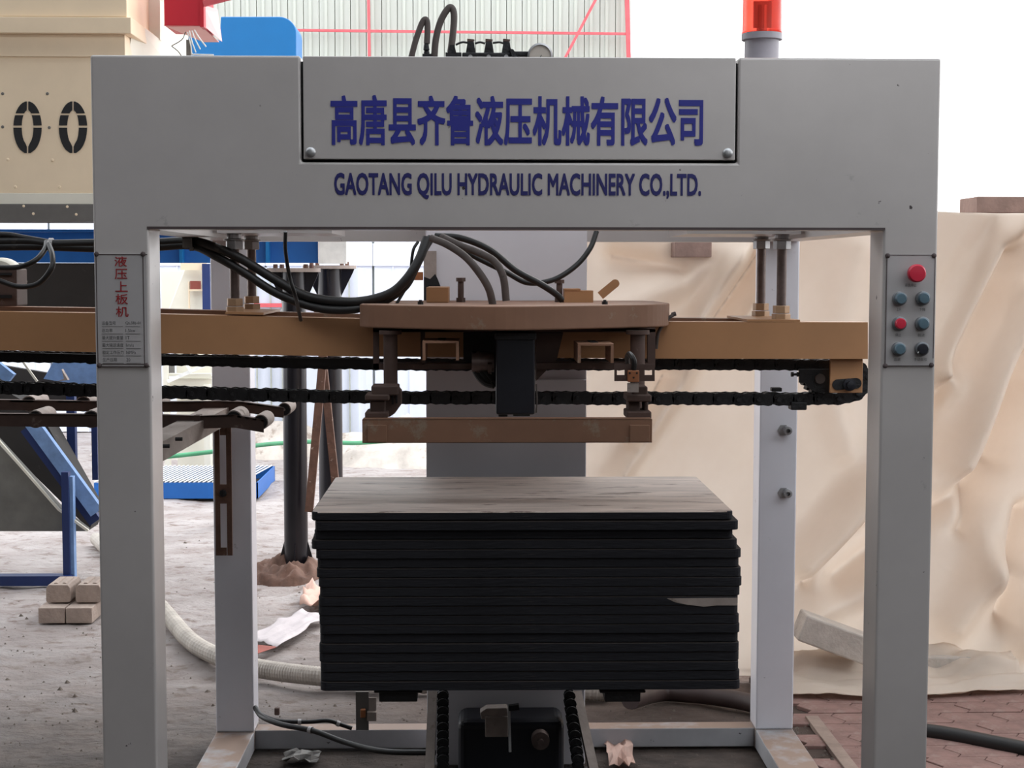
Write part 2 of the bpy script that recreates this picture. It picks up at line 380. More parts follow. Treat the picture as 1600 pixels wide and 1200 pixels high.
for px in (485.5, 1137):
    p = A(px, 238 if px < 800 else 239.5, 0); q = MB(); q.lathe((p.x, -.001, p.z), [(.0125, 0), (.0125, .004), (.009, .008), (.003, .009)], 'y', 20)
    q.build('bolt', steel, ap, smooth=True)
text('lettering', '高唐县齐鲁液压机械有限公司', 518, 150, 1098, 225, -.0022, blue_ink, ap, bold=.048)
text('lettering', 'GAOTANG QILU HYDRAULIC MACHINERY CO.,LTD.', 523, 271, 1095, 310, -.001, navy_ink, mach, bold=.05)
for x in (0, W-PW):
    q = MB(); q.box(x, x+PW, YB, YB+.12, 0.07, ZT-.005); rp = q.build('rear_post', palep, mach, bevel=.005)
    if x > 0:
        for py in (672, 770):
            p = A(1229, py, YB); q = MB(); q.lathe((p.x-.012, YB, p.z), [(.021, 0), (.021, .004)], 'y', 6); q.lathe((p.x, YB, p.z), [(.015, 0), (.015, .03), (.008, .031), (.008, .012)], 'y', 12)
            q.build('hex_bolt', steel, mach)
q = MB(); q.box(0.01, PW-.01, PD, YB, ZB+.001, ZT-.01); q.build('side_beam', silver, mach)
q = MB(); q.box(W-PW+.01, W-.01, PD, YB, ZB+.001, ZT-.01); q.build('side_beam', silver, mach)
q = MB(); q.box(PW, W-PW, YB+.02, YB+.12, ZB, ZT-.02); q.build('rear_beam', silver, mach)
for xa_, xb_ in ((PW+.005, PW+.36), (W-PW-.36, W-PW-.005)):
    q = MB(); q.box(xa_, xb_, .98, 1.46, ZB+.012, ZB+.05); q.build('hanger_plate', silver, mach)
# floor sills
q = MB(); q.box(PW, W-PW, YB+.02, YB+.10, 0, .07); q.build('rear_sill', sillm, mach, bevel=.003)
q = MB(); q.box(0.0, PW, -.0, YB, 0, .07); q.build('side_sill', sillm, mach, bevel=.003)
q = MB(); q.box(W-PW, W, -.0, YB, 0, .07); q.build('side_sill', sillm, mach, bevel=.003)
for x in (0, W-PW):
    q = MB(); q.box(x, x+PW, YB, YB+.12, 0, .07); q.build('post_foot', dusty_steel, mach)
# mast
YM = 1.44
mx0, mx1 = A(666, 700, YM).x, A(916, 700, YM).x
q = MB(); q.box(mx0, mx1, YM, YM+.16, .02, ZT-.03); mast = q.build('mast', mastp, mach, bevel=.004)
q = MB(); q.pbox(835, 594, 916, 614, YM-.035, .034); q.build('mast_crosspiece', mastp, mach)
q = MB(); q.pbox(662, 392, 682, 470, YM-.012, .011); q.build('scorched_bracket', dusty_steel, mach)
q = MB(); q.prism([A(x_, y_, YM-.0125) for x_, y_ in ((662, 470), (662, 432), (672, 436), (680, 428), (684, 436), (690, 452), (697, 470))], (0, .0005, 0)); q.build('scorch_mark', darkgap, mach)
q = MB(); q.box(PW-.004, W-PW+.004, -.0012, .002, ZB-.001, ZB+.0055); q.build('bottom_shadow_strip', plate_d, mach)  # dark strip standing in for the shadow line along the beam's lower edge
q = MB(); q.pbox(646, 425, 661, 438, YM-.01, .02); q.build('orange_switch', orange, mach)
# nameplate
def rivets(par, pts, Y, r=.0065):
    for x, y in pts:
        p = A(x, y, Y); q = MB(); q.lathe((p.x, Y, p.z), [(r, 0), (r*.8, .003), (r*.2, .0045)], 'y', 12); q.build('rivet', plate_d, par, smooth=True)
q = MB(); q.pbox(149, 396.5, 230, 573, -.003, .003); npl = q.build('nameplate', plate, mach)
q = MB()
for a in ((150, 397, 230, 398.3), (156, 568.5, 231, 569.8), (151, 397, 152.2, 573), (224, 397, 225.2, 570), (154, 572.2, 234, 573.6)): q.pbox(*a, -.0036, .001)
q.build('printed_outline', plate_d, npl)
rivets(npl, [(150.5, 397), (223.5, 397), (155, 571), (229, 571)], -.003)
for i, ch in enumerate('液压上板机'):
    text('lettering', ch, 179+i*.6, 400.5+i*19.6, 198+i*.6, 416.5+i*19.6, -.0037, red_ink, npl, bold=.015, thick=.0004)
rows = [('设备型号', 'QLSBJ-01'), ('总功率', '1.5kw'), ('最大提升重量', '1T'), ('最大输送速度', '1m/s'), ('额定工作压力', '16MPa'), ('生产日期', '20')]
for i, (a, b) in enumerate(rows):
    y = 502+i*11.4; x = 159+i*.3
    text('lettering', a, x, y, x+len(a)*5.5, y+6, -.0037, grey_ink, npl, thick=.0004)
    text('lettering', b, x+37, y+.5, x+37+len(b)*3.0, y+5.6, -.0037, grey_ink, npl, thick=.0004)
    q = MB(); q.pbox(x, y+8, x+33, y+8.5, -.0036, .0006); q.pbox(x+37, y+8, x+60, y+8.5, -.0036, .0006); q.build('printed_rule', grey_ink, npl)
# control panel
q = MB(); q.pbox(1385, 398.5, 1460, 572, -.003, .003); cp = q.build('control_panel', plate, mach)
q = MB()
for a in ((1386, 398, 1460, 399.2), (1383, 571, 1456, 572.2), (1384.2, 399, 1385.2, 572), (1459.2, 399, 1460.3, 560)): q.pbox(*a, -.0036, .001)
q.build('printed_outline', plate_d, cp)
rivets(cp, [(1387, 399.5), (1459.5, 399.5), (1383, 571.5), (1455.5, 570.5)], -.003)
def button(px, py, r, m, nm, dz=.02):
    p = A(px, py, -.003); q = MB(); q.lathe((p.x, -.003, p.z), [(r*1.12, 0), (r*1.12, dz*.55), (r*.95, dz*.62)], 'y', 24); q.build('button_ring', ring, cp, smooth=True)
    q = MB(); q.lathe((p.x, -.003-dz*.5, p.z), [(r*.88, 0), (r*.9, dz*.4), (r*.75, dz*.6), (r*.2, dz*.62)], 'y', 24); return q.build(nm, m, cp, smooth=True)
p = A(1427.5, 427, -.003); q = MB(); q.lathe((p.x, -.003, p.z), [(.014, 0), (.014, .02), (.0225, .022), (.0225, .032), (.019, .036), (.004, .037)], 'y', 28); q.build('emergency_stop', redb, cp, smooth=True)
for a in ((1405, 466.5, blub), (1441, 466, blub), (1404.5, 505.5, redb), (1440, 505.5, blub), (1403.5, 545, blub)): button(a[0], a[1], .0155, a[2], 'push_button')
k = button(1439.5, 545, .0155, navy, 'selector_knob')
pk = A(1438.5, 546.5, -.022); q = MB(); d = Vector((.012, 0, .014)); q.beam(pk-d*.6, pk+d*.5, .002, .002); q.build('pointer', white, cp)
for s_, x0, y0, x1, y1 in (('紧急停止', 1414, 443, 1432, 448), ('上升', 1401, 481, 1408, 486), ('下降', 1436, 481, 1446, 486), ('停止', 1399, 521, 1408, 526), ('前进', 1434, 521, 1445, 526), ('后退', 1397, 559, 1407, 564), ('手动自动', 1428, 559, 1448, 564)):
    text('lettering', s_, x0, y0, x1, y1, -.0037, grey_ink, cp, thick=.0004)
# hanger rods
def rod(px, yt, yb, Y, r):
    m_ = mpp(Y); t, b = A(px, yt, Y), A(px, yb, Y); x = t.x
    q = MB(); q.cyl((x, Y, b.z+.03), (x, Y, ZB+.012), r, 16); o = q.build('hanger_rod', rodm, mach, smooth=True)
    q = MB(); q.cyl((x, Y, t.z-.028), (x, Y, t.z), r*1.85, 6); q.cyl((x, Y, t.z), (x, Y, t.z+.005), r*2.1, 20); q.cyl((x, Y, t.z+.005), (x, Y, ZB+.012), r*1.5, 16); q.build('top_nut', steel, o, bevel=.002)
    q = MB(); q.cyl((x, Y, b.z+.026), (x, Y, b.z+.05), r*1.75, 6); q.build('lock_nut', brass, o, bevel=.002)
    q = MB(); q.cyl((x, Y, b.z), (x, Y, b.z+.024), r*1.95, 6); q.build('base_nut', brass, o, bevel=.002)
rod(366, 376, 491, 1.06, .0155); rod(392.5, 377, 486, 1.38, .0155)
rod(1222, 376, 502, 1.06, .0155); rod(1190, 376, 497, 1.38, .0155)

# ================================================================== OVERHEAD RAIL
def PB(q, pts_top, pts_bot, Y0, Y1):   # strip given by top and bottom pixel lines at depth Y0, extruded to Y1
    tp = [A(*p, Y0) for p in pts_top]; bt = [A(*p, Y0) for p in pts_bot]; n = len(tp); d = Vector((0, Y1-Y0, 0))
    for i in range(n-1):
        a, b, c_, d_ = tp[i], tp[i+1], bt[i+1], bt[i]
        q.add([a, b, c_, d_, a+d, b+d, c_+d, d_+d], [(3, 2, 1, 0), (4, 5, 6, 7), (0, 1, 5, 4), (2, 3, 7, 6)]+([(0, 4, 7, 3)] if i == 0 else [])+([(1, 2, 6, 5)] if i == n-2 else []))
rail = thing('overhead_rail', 'long ochre-painted twin steel rail crossing behind the front posts and carrying the clamp carriage', 'rail', A(700, 530, 1.1))
q = MB(); PB(q, [(-60, 486), (240, 490.5), (560, 498), (1060, 503), (1356, 503.5)], [(-60, 546), (240, 552), (560, 557), (1060, 560.5), (1356, 561)], 1.0, 1.08)
q.build('front_rail', yel, rail)
q = MB(); PB(q, [(-60, 478), (240, 482.5), (560, 491), (1060, 497), (1245, 499)], [(-60, 530), (240, 535), (560, 541), (1060, 546), (1245, 548)], 1.32, 1.40)
q.build('rear_rail', yel_d, rail)
for a, b, y0, y1 in ((352, 412, 491.2, 492.4), (1168, 1250, 503.2, 503.6)):
    t0, t1 = A(a, y0, 1.0), A(b, y1, 1.0)
    q = MB(); q.add([t0+Vector((0, .0, .001)), t1+Vector((0, .0, .001)), t1+Vector((0, .41, .001)), t0+Vector((0, .41, .001)), t0+Vector((0, 0, .008)), t1+Vector((0, 0, .008)), t1+Vector((0, .41, .008)), t0+Vector((0, .41, .008))], [(3,2,1,0),(4,5,6,7),(0,1,5,4),(1,2,6,5),(2,3,7,6),(3,0,4,7)])
    q.build('cross_plate', yel, rail)
q = MB(); q.pbox(1297, 561, 1348, 614, 1.03, .014); q.build('tension_bracket', yel, rail, bevel=.002)
q = MB()
pa, pb_ = A(1309, 601, 1.026), A(1338, 599, 1.026); r = .017
loop = [pa+Vector((-math.sin(t)*r, 0, math.cos(t)*r)) for t in np.linspace(0, PI, 9)]+[pb_+Vector((math.sin(t)*r, 0, -math.cos(t)*r)) for t in np.linspace(0, PI, 9)]
q.prism(loop, (0, .003, 0)); q.build('tension_slot', black, rail)
p = A(1327, 601, 1.02); q = MB(); q.lathe((p.x, 1.026, p.z), [(.020, 0), (.020, .012), (.012, .013), (.012, .03), (.007, .031)], 'y', 18); q.build('tension_bolt', navy, rail, smooth=True)
# sprocket + plate
p = A(1276, 590, 1.12); q = MB(); n = 16
pr = []
for i in range(n*4):
    t = 2*PI*i/(n*4); pr.append((p.x+(.052 if i % 4 < 2 else .043)*math.cos(t), 1.10, p.z+(.052 if i % 4 < 2 else .043)*math.sin(t)))
q.prism(pr, (0, .05, 0)); q.build('sprocket', black, rail)
q = MB(); q.lathe((p.x, 1.095, p.z), [(.026, 0), (.026, .012), (.016, .013), (.016, .03)], 'y', 20); q.build('sprocket_hub', dustrub, rail, smooth=True)
q = MB(); q.prism([A(x_, y_, 1.075) for x_, y_ in ((1249, 577), (1297, 577), (1297, 615), (1272, 612), (1262, 605), (1258, 598), (1249, 598))], (0, .012, 0)); q.build('bearing_plate', black, rail)
q = MB(); a_ = A(1236, 585, 1.08); q.cyl(a_, A(1250, 585, 1.08), .004, 10); q.cyl(a_, a_+Vector((.008, 0, 0)), .008, 6); q.cyl(A(1245, 585, 1.08), A(1249, 585, 1.08), .008, 6); q.build('adjusting_screw', black, rail)
p = A(1347, 592, 1.12); q = MB(); q.lathe((p.x-.012, 1.10, p.z), [(.040, 0), (.040, -.04)], 'y', 18); q.build('idler_wheel', black, rail, smooth=True)

# ================================================================== CHAIN
CY = 1.13
chain = thing('drive_chain', 'greasy black roller chain running in two strands under the ochre rail', 'chain', A(700, 600, CY))
def lerp_path(pts, step):
    P = [A(x_, y_, CY) for x_, y_ in pts]; out = []; d = 0; nxt = 0
    for a, b in zip(P[:-1], P[1:]):
        L = (b-a).length
        while nxt <= d+L:
            t = (nxt-d)/L; out.append((a.lerp(b, t), math.atan2((b-a).z, (b-a).x))); nxt += step
        d += L
    return out
PT = .0325
def oval(L, h, waist, n=7):
    pts = []
    for t in np.linspace(PI/2, 3*PI/2, n): pts.append((-L/2+math.cos(t)*h/2, math.sin(t)*h/2))
    pts.append((0, -waist/2))
    for t in np.linspace(-PI/2, PI/2, n): pts.append((L/2+math.cos(t)*h/2, math.sin(t)*h/2))
    pts.append((0, waist/2))
    return pts
def link_mesh(h, nm):
    q = MB()
    for y in (-.028, .022): q.prism([(a, y, b) for a, b in oval(PT, h, h*.9)], (0, .006, 0))
    q.cyl((-PT/2, -.024, 0), (-PT/2, .024, 0), h*.46, 10)
    q.cyl((-PT/2, -.034, 0), (-PT/2, .034, 0), h*.2, 6)
    o = q.build(nm, mat_chain, chain, loc=(0, 0, 0)); return o
def run(path, h):
    proto = None
    for i, (p, a) in enumerate(lerp_path(path, PT)):
        if proto is None: proto = link_mesh(h, 'chain_link'); o = proto
        else: o = proto.copy(); COL.objects.link(o)
        o.parent = chain; o.location = p-chain.location+Vector((0, .008*(i % 2), random.uniform(-.0015, .0015)))
        o.rotation_euler = (0, -a+random.uniform(-.04, .04), 0)
run([(-40, 555), (150, 559), (450, 566.5), (700, 570), (1060, 568.5), (1300, 570)], .037)
run([(-40, 604), (150, 610), (450, 618), (620, 621), (900, 622), (1240, 623), (1310, 622), (1336, 616), (1350, 603), (1352, 588), (1340, 574), (1300, 570)], .040)
# guide strips that carry the strands
q = MB(); PB(q, [(-60, 549), (240, 556), (590, 561.5)], [(-60, 560), (240, 567), (590, 572.5)], 1.075, 1.09); q.build('chain_guide', black, chain)
q = MB(); q.pbox(1236, 628, 1261, 641, 1.09, .05); q.build('chain_lug', black, chain, bevel=.004)
q = MB(); q.pbox(1206, 606, 1222, 612, 1.10, .03); q.build('chain_lug', black, chain, bevel=.002)

# ================================================================== CLAMP CARRIAGE
clamp = thing('clamp_carriage', 'ochre board-gripping carriage with rounded top plate, black motor and long lower jaw bar', 'clamp', A(803, 640, .8))
zt = 1.640
def top_outline():
    fr = [(562, .86), (585, .80), (650, .70), (720, .63), (790, .60), (850, .64), (920, .72), (980, .80), (1020, .85), (1040, .92), (1046, 1.02)]
    pts = [(A(x, 470, y).x, y) for x, y in fr]
    pts = [(v.x, v.y) for v in spline([(a, b, 0) for a, b in pts], 4)]
    x0, x1 = pts[0][0], pts[-1][0]
    pts += [(x1-.01, 1.35), (x1-.05, 1.42), (x0+.05, 1.42), (x0, 1.38)]
    return pts
q = MB(); q.prism([(x, y, zt-.070) for x, y in top_outline()], (0, 0, .070)); q.build('top_plate', yel_d, clamp, bevel=.004)
# underside frame
q = MB(); q.pbox(583, 514, 1024, 519, .84, .30); q.build('frame_top', brown, clamp)
q = MB(); q.pbox(583, 512, 592, 577, .84, .02); q.pbox(592, 512, 700, 518, .84, .02); q.pbox(583, 568, 740, 577, .84, .08); q.pbox(657, 515, 664, 570, .84, .02); q.build('left_frame', brown, clamp)
q = MB(); q.pbox(1012, 512, 1024, 574, .84, .02); q.pbox(838, 567, 1012, 577, .84, .08); q.pbox(940, 512, 1012, 517, .84, .02); q.build('right_frame', brown, clamp)
q = MB(); q.pbox(724, 520, 775, 562, .86, .16); q.prism([A(x_, y_, .86) for x_, y_ in ((724, 562), (775, 562), (775, 600), (757, 592), (735, 577))], (0, .1, 0)); q.build('motor_bracket', black, clamp)
q = MB(); q.prism([A(x_, y_, .86) for x_, y_ in ((838, 520), (880, 520), (870, 562), (838, 595))], (0, .1, 0)); q.build('motor_gusset', brown, clamp)
for (xa, xb, ya, yb, xt0, xt1) in ((660, 717, 533, 563, 665, 716), (903, 959, 537, 567, 896, 949)):
    q = MB(); Yf = .66; m0, m1 = A(xa, ya, Yf), A(xb, ya, Yf); z0 = A(xa, yb, Yf).z; tk = .006
    q.box(m0.x, m1.x, Yf, Yf+.20, m0.z-tk, m0.z); q.box(m0.x, m0.x+tk*1.4, Yf, Yf+.20, z0, m0.z-tk); q.box(m1.x-tk*1.4, m1.x, Yf, Yf+.20, z0, m0.z-tk)
    u = q.build('channel_bracket', yel_d, clamp)
    q = MB(); xm = (m0.x+m1.x)/2; q.box(xm-.012, xm+.012, Yf+.06, Yf+.20, m0.z-.001, m0.z+.0012); q.build('slot', darkgap, u)
# motor
q = MB(); q.pbox(775, 524, 836, 648, .68, .12); mot = q.build('motor', navy, clamp, bevel=.006)
q = MB(); q.pbox(773, 520, 838, 531, .67, .14); q.build('motor_cap', black, mot, bevel=.002)
q = MB(); q.pbox(779, 646, 793, 651, .69, .08); q.pbox(802, 647, 828, 650, .69, .08); q.build('motor_foot', black, mot)
q = MB(); q.tube(spline([A(838, 600, .68), A(839, 625, .675), A(838, 645, .68)]), .002, 6); q.build('motor_wire', dustrub, mot)
p0, p1 = A(737, 566, .80), A(772, 566, .80)
q = MB(); q.cyl(p0, p1, .030, 18); q.cyl(A(744, 566, .80), A(750, 566, .80), .034, 18); q.cyl(A(762, 572, .79), A(768, 572, .79), .026, 6); q.build('swivel_fitting', rodm, clamp, smooth=True)
for k in range(3):
    q = MB(); q.tube(spline([A(742+7*k, 580, .80), A(750+8*k, 592, .79), A(760+7*k, 600, .78), A(772, 603-5*k, .77)]), .009, 8); q.build('short_hose', rubber, clamp, smooth=True)
# guide posts and lugs
def gpost(x0, x1, yt, yb):
    p = A((x0+x1)/2, yt, .80); b = A((x0+x1)/2, yb, .80); r = (x1-x0)/2*mpp(.8)
    q = MB(); q.cyl((p.x, .80, b.z), (p.x, .80, p.z), r, 20); q.cyl((p.x, .80, p.z-.012), (p.x, .80, p.z), r*1.6, 20); return q.build('guide_post', brown, clamp, smooth=True)
gpost(599, 621, 516, 612); gpost(985, 1008, 516, 640)
def lug(pts_):
    q = MB()
    for f in pts_: q.pbox(*f)
    o = q.build('jaw_lug', brown, clamp, bevel=.004); return o
lug([(580, 603, 622, 618, .62, .10), (570, 617, 608, 626, .60, .12), (578, 626, 602, 648, .62, .08), (570, 644, 606, 654, .60, .12), (580, 653, 600, 662, .62, .08)])
q = MB(); q.prism([A(x_, y_, .66) for x_, y_ in ((600, 606), (622, 605), (627, 611), (627, 632), (617, 646), (608, 652), (600, 650))], (0, .05, 0)); u = q.build('lug_cheek', brown, clamp, bevel=.002)
q = MB(); q.pbox(612, 618, 615, 632, .655, .006); q.pbox(618, 616, 621, 630, .655, .006); q.build('slot', darkgap, u)
lug([(988, 604, 1012, 620, .62, .10), (980, 617, 1018, 628, .60, .12), (982, 628, 1000, 646, .64, .08), (1006, 628, 1013, 646, .64, .06), (980, 643, 1018, 655, .60, .12), (990, 654, 1007, 664, .62, .08)])
# jaw bar (channel with closed ends)
YJ = .55
q = MB(); q.pbox(566, 655, 1019, 692, YJ, .012); q.pbox(566, 655, 1019, 657, YJ, .06); q.pbox(566, 690, 1019, 692, YJ, .06)
q.build('jaw_bar', yel_d, clamp, bevel=.0015)
q = MB(); q.pbox(574, 664, 604, 691, YJ-.006, .006); q.build('jaw_pad', yel_d, clamp, bevel=.002)
q = MB(); q.pbox(984, 664, 1015, 691, YJ-.006, .006); q.build('jaw_pad', yel_d, clamp, bevel=.002)
# limit switch plate
q = MB()
Yl = .60
for a in ((960, 569, 1023, 578), (960, 586, 1023, 595.5), (960, 577.5, 964, 586.5), (976, 577.5, 1006, 586.5), (1019, 577.5, 1023, 586.5)): q.pbox(*a, Yl, .004)
q.build('switch_plate', brown, clamp)
q = MB(); q.pbox(981, 579, 999, 597, Yl-.02, .02); u = q.build('limit_switch', orange, clamp, bevel=.002)
q = MB(); q.pbox(981, 599, 998, 613, Yl-.016, .02); q.build('switch_body', dusty_steel, u)
q = MB()
for a in ((984, 583), (995, 583), (990, 590)): p = A(*a, Yl-.02); q.lathe((p.x, Yl-.02, p.z), [(.003, 0), (.003, .002)], 'y', 8)
q.build('screw', black, u)
q = MB(); q.tube(spline([A(990, 578, Yl-.01), A(991, 566, Yl-.015), A(988, 558, Yl-.01), A(983, 553, Yl+.02), A(980, 560, Yl+.06), A(982, 572, Yl+.1)]), .008, 8); q.build('switch_cable', rubber, u, smooth=True)
# bolts and blocks on the plate
def bolt_up(px, py0, py1, Y, w=.016):
    a = A(px, py1, Y); b = A(px, py0, Y); q = MB()
    q.cyl((a.x, Y, zt), (a.x, Y, b.z), w*.62, 12); q.cyl((a.x, Y, b.z-.012), (a.x, Y, b.z), w, 6); q.cyl((a.x, Y, zt), (a.x, Y, zt+.014), w*.95, 6)
    q.build('stop_bolt', brown, clamp)
bolt_up(720, 434, 462, 1.15); bolt_up(874, 437, 462, 1.15)
q = MB(); q.box(A(666, 455, 1.05).x, A(701, 455, 1.05).x, 1.05, 1.25, zt, A(680, 448.5, 1.05).z); q.build('plate_block', yel, clamp, bevel=.003)
q = MB(); q.box(A(882, 455, 1.1).x, A(927, 455, 1.1).x, 1.1, 1.2, zt, A(900, 454, 1.1).z); q.box(A(882, 455, 1.1).x, A(907, 455, 1.1).x, 1.098, 1.2, A(900, 454, 1.1).z, A(900, 451, 1.1).z); q.build('plate_block', yel, clamp)
q = MB(); a, b = A(938, 462, 1.0), A(961, 443, 1.0); q.beam(a, b, .012, .026, Vector((0, 1, 0)).cross((b-a).normalized())); q.cyl(b-Vector((0, .0065, 0)), b+Vector((0, .0065, 0)), .0132, 16); q.build('tilted_lever', yel, clamp)
for px, Y in ((657, .80), (945, .82)):
    a = A(px, 465, Y); q = MB(); q.cyl((a.x, Y, zt), (a.x, Y, zt+.009), .009, 6); q.cyl((a.x, Y, zt+.009), (a.x, Y, zt+.014), .005, 10); q.build('plate_bolt', black, clamp)
q = MB(); q.tube(spline([A(1052, 492, 1.0), A(1045, 497, .99), A(1036, 507, .98), A(1028, 522, .98), A(1025, 545, .98)]), .006, 8); q.build('carriage_cable', dustrub, clamp, smooth=True)
q = MB(); p = A(1052, 492, 1.0); q.cyl(p-Vector((.005, 0, 0)), p+Vector((.008, 0, .004)), .007, 8); q.build('cable_gland', dustrub, clamp)

# ================================================================== STACK OF BOARDS
YP = .45; zb0 = A(820, 799, YP).z; zend = A(820, 1078.5, YP).z; NB = 19; th = (zb0-zend)/NB
ordn = ['topmost', 'second', 'third', 'fourth', 'fifth', 'sixth', 'seventh', 'eighth', 'ninth', 'tenth', 'eleventh', 'twelfth', 'thirteenth', 'fourteenth', 'fifteenth', 'sixteenth', 'seventeenth', 'eighteenth', 'lowest']
Lx = [(486, 1146), (492, 1154), (490, 1147), (486, 1153), (493, 1159), (495, 1156), (494, 1159), (497, 1160), (499, 1157), (497, 1154), (497, 1154), (498, 1156), (499, 1157), (499, 1155), (498, 1156), (498, 1156), (500, 1155), (500, 1157), (500, 1157)]
def rrect(x0, x1, y0, y1, r, n=5):
    pts = []
    for cx, cy, a0 in ((x1-r, y0+r, -PI/2), (x1-r, y1-r, 0), (x0+r, y1-r, PI/2), (x0+r, y0+r, PI)):
        for t in np.linspace(a0, a0+PI/2, n): pts.append((cx+r*math.cos(t), cy+r*math.sin(t)))
    return pts
for i in range(NB):
    zt_ = zb0-i*th; py = 799+i*14.7
    x0, x1 = A(Lx[i][0], py, YP).x, A(Lx[i][1], py, YP).x
    y0 = YP+(0 if i == 0 else random.uniform(-.004, .010)) - (.012 if i == 1 else 0); y1 = y0+.74
    q = MB(); pts = rrect(x0, x1, y0, y1, .018)
    n = len(pts); q.add([(a, b, zt_-th+.0012) for a, b in pts]+[(a, b, zt_-.0005) for a, b in pts], [tuple(range(n-1, -1, -1))]+[(k, (k+1) % n, n+(k+1) % n, n+k) for k in range(n)])
    q.cur = 1; q.add([(a, b, zt_-.0005) for a, b in pts], [tuple(range(n))])
    me_o = q.build('production_board', [board, boardtop if i == 0 else boardred], None, loc=((x0+x1)/2, (y0+y1)/2, zt_-th))
    bm = bmesh.new(); bm.from_mesh(me_o.data); bmesh.ops.remove_doubles(bm, verts=bm.verts, dist=1e-5); bmesh.ops.recalc_face_normals(bm, faces=bm.faces); bm.to_mesh(me_o.data); bm.free()
    md = me_o.modifiers.new('bevel', 'BEVEL'); md.width = .0012 if i else .003; md.segments = 1; md.limit_method = 'ANGLE'
    lab = {0: 'topmost dark fibre board of the stack, its dusty brown upper face showing',
           8: 'ninth board from the top, with a long pale brown stain along its edge at left', 9: 'tenth board from the top, with a chipped pale strip at its right end',
           NB-1: 'lowest black board, bottom of the stack, resting on the lift forks'}.get(i, '%s black fibre board counted from the top of the stack' % ordn[i])
    setp(me_o, lab, 'board', 'stacked production boards')
    if i == 9:
        q = MB(); q.prism([A(x_, y_, y0-.0008) for x_, y_ in ((1042, 935), (1152, 934), (1152, 946), (1120, 946), (1100, 948), (1075, 945), (1055, 941))], (0, .001, 0)); q.build('chipped_strip', dusty_steel, me_o)
    if i == 0:
        pass
p = A(768, 969, YP-.004); 

# ================================================================== LIFT UNDER THE STACK
lift = thing('lift_cradle', 'dark greasy lifting cradle with chains standing before the mast under the boards', 'lift', (A(790, 1100, 1.1).x, 1.1, .02))
for x0, x1 in ((592, 652), (945, 1001)):
    q = MB(); q.pbox(x0, 1079, x1, 1097, .50, .64); q.pbox(x0-8, 1079, x1+8, 1083, .49, .66); q.build('lift_fork', black, lift, bevel=.003)
zf = zend
q = MB(); q.box(A(665, 1080, .9).x, A(915, 1080, .9).x, 1.20, 1.26, zf-.045, zf-.006); q.build('cross_bar', black, lift)
def inclined(xa, ya, Ya, xb, yb, Yb, w, h, nm, m):
    q = MB(); q.beam(A(xa, ya, Ya), A(xb, yb, Yb), w, h); return q.build(nm, m, lift)
inclined(676, 1082, 1.30, 671, 1215, 1.05, .03, .02, 'side_rail', dusty_steel)
inclined(901, 1082, 1.30, 930, 1215, 1.05, .03, .02, 'side_rail', dusty_steel)
def vchain(xa, ya, xb, yb, nm='lift_chain_link'):
    a, b = A(xa, ya, 1.28), A(xb, yb, 1.08); N = 9; proto = None
    for i in range(N):
        p = a.lerp(b, i/N)
        if proto is None:
            q = MB(); q.prism([(u, -.012, v) for u, v in oval(.02, .04, .03)], (0, .008, 0)); q.prism([(u, .012, v) for u, v in oval(.02, .04, .03)], (0, .008, 0)); q.cyl((0, -.016, 0), (0, .026, 0), .012, 8)
            proto = q.build(nm, black, lift, loc=(0, 0, 0)); o = proto
        else: o = proto.copy(); COL.objects.link(o)
        o.parent = lift; o.location = p-lift.location; o.rotation_euler = (0, PI/2, 0)
vchain(692, 1092, 692, 1205); vchain(890, 1092, 905, 1205)
q = MB(); q.box(A(716, 1100, 1.3).x, A(880, 1100, 1.3).x, 1.22, 1.40, .02, A(780, 1115, 1.3).z); q.build('gearbox', navy, lift, bevel=.03, seg=4)
q = MB(); p = A(845, 1161, 1.14); q.lathe((p.x, 1.2, p.z), [(.03, 0), (.03, .04), (.010, .041), (.010, .055)], 'y', 16); q.build('shaft_end', rodm, lift, smooth=True)
q = MB(); q.pbox(758, 1120, 794, 1152, 1.16, .05); q.prism([A(x_, y_, 1.17) for x_, y_ in ((750, 1114), (760, 1107), (792, 1106), (797, 1122), (752, 1124))], (0, .05, 0)); q.build('centre_bracket', dusty_steel, lift, bevel=.003)
q = MB(); q.beam(A(795, 1105, 1.15), A(797, 1175, 1.12), .008, .01); q.build('tie_rod', steel, lift)
q = MB(); q.cyl(A(795, 1106, 1.15), A(811, 1104, 1.15), .012, 8); q.build('pin', black, lift)
# dark oily bed under the lift
q = MB(); q.box(A(675, 1180, 1.2).x, A(925, 1180, 1.2).x, .5, 1.42, .0, .02); q.build('oily_tray', black, lift)

# ================================================================== THINGS ON TOP OF THE FRAME
def hose(name, pts, r, m, label, cat='hose', group=None, ribs=0, k=10, ties=()):
    q = MB(); pp = spline(pts, k); q.tube(pp, r, 12, ribs)
    o = q.build(name, m, None, loc=pp[0], smooth=not ribs)
    setp(o, label, cat, group)
    for t in ties:
        j = int(t*(len(pp)-2)); d = (pp[j+1]-pp[j]).normalized(); q = MB(); q.cyl(pp[j]-d*.006, pp[j]+d*.006, r*1.35, 12); q.build('cable_tie', plate, o)
    return o
YT = .5
h1 = hose('hydraulic_hose', [A(641, 96, YT), A(650, 62, YT), A(660, 35, YT), A(666, 31, YT), A(668, 42, YT), A(667, 68, YT)], .0085, dustrub, 'short grey hose arching above the left of the portal beam, the smaller loop')
q = MB(); a, b = A(666, 68, YT), A(667, 96, YT); q.cyl(a, a.lerp(b, .35), .006, 10, .009); q.cyl(a.lerp(b, .35), a.lerp(b, .45), .009, 10, .005); q.cyl(a.lerp(b, .45), a.lerp(b, .6), .008, 8); q.box(b.x-.012, b.x+.012, YT-.012, YT+.012, b.z, a.lerp(b, .6).z); q.build('hose_fitting', black, h1)
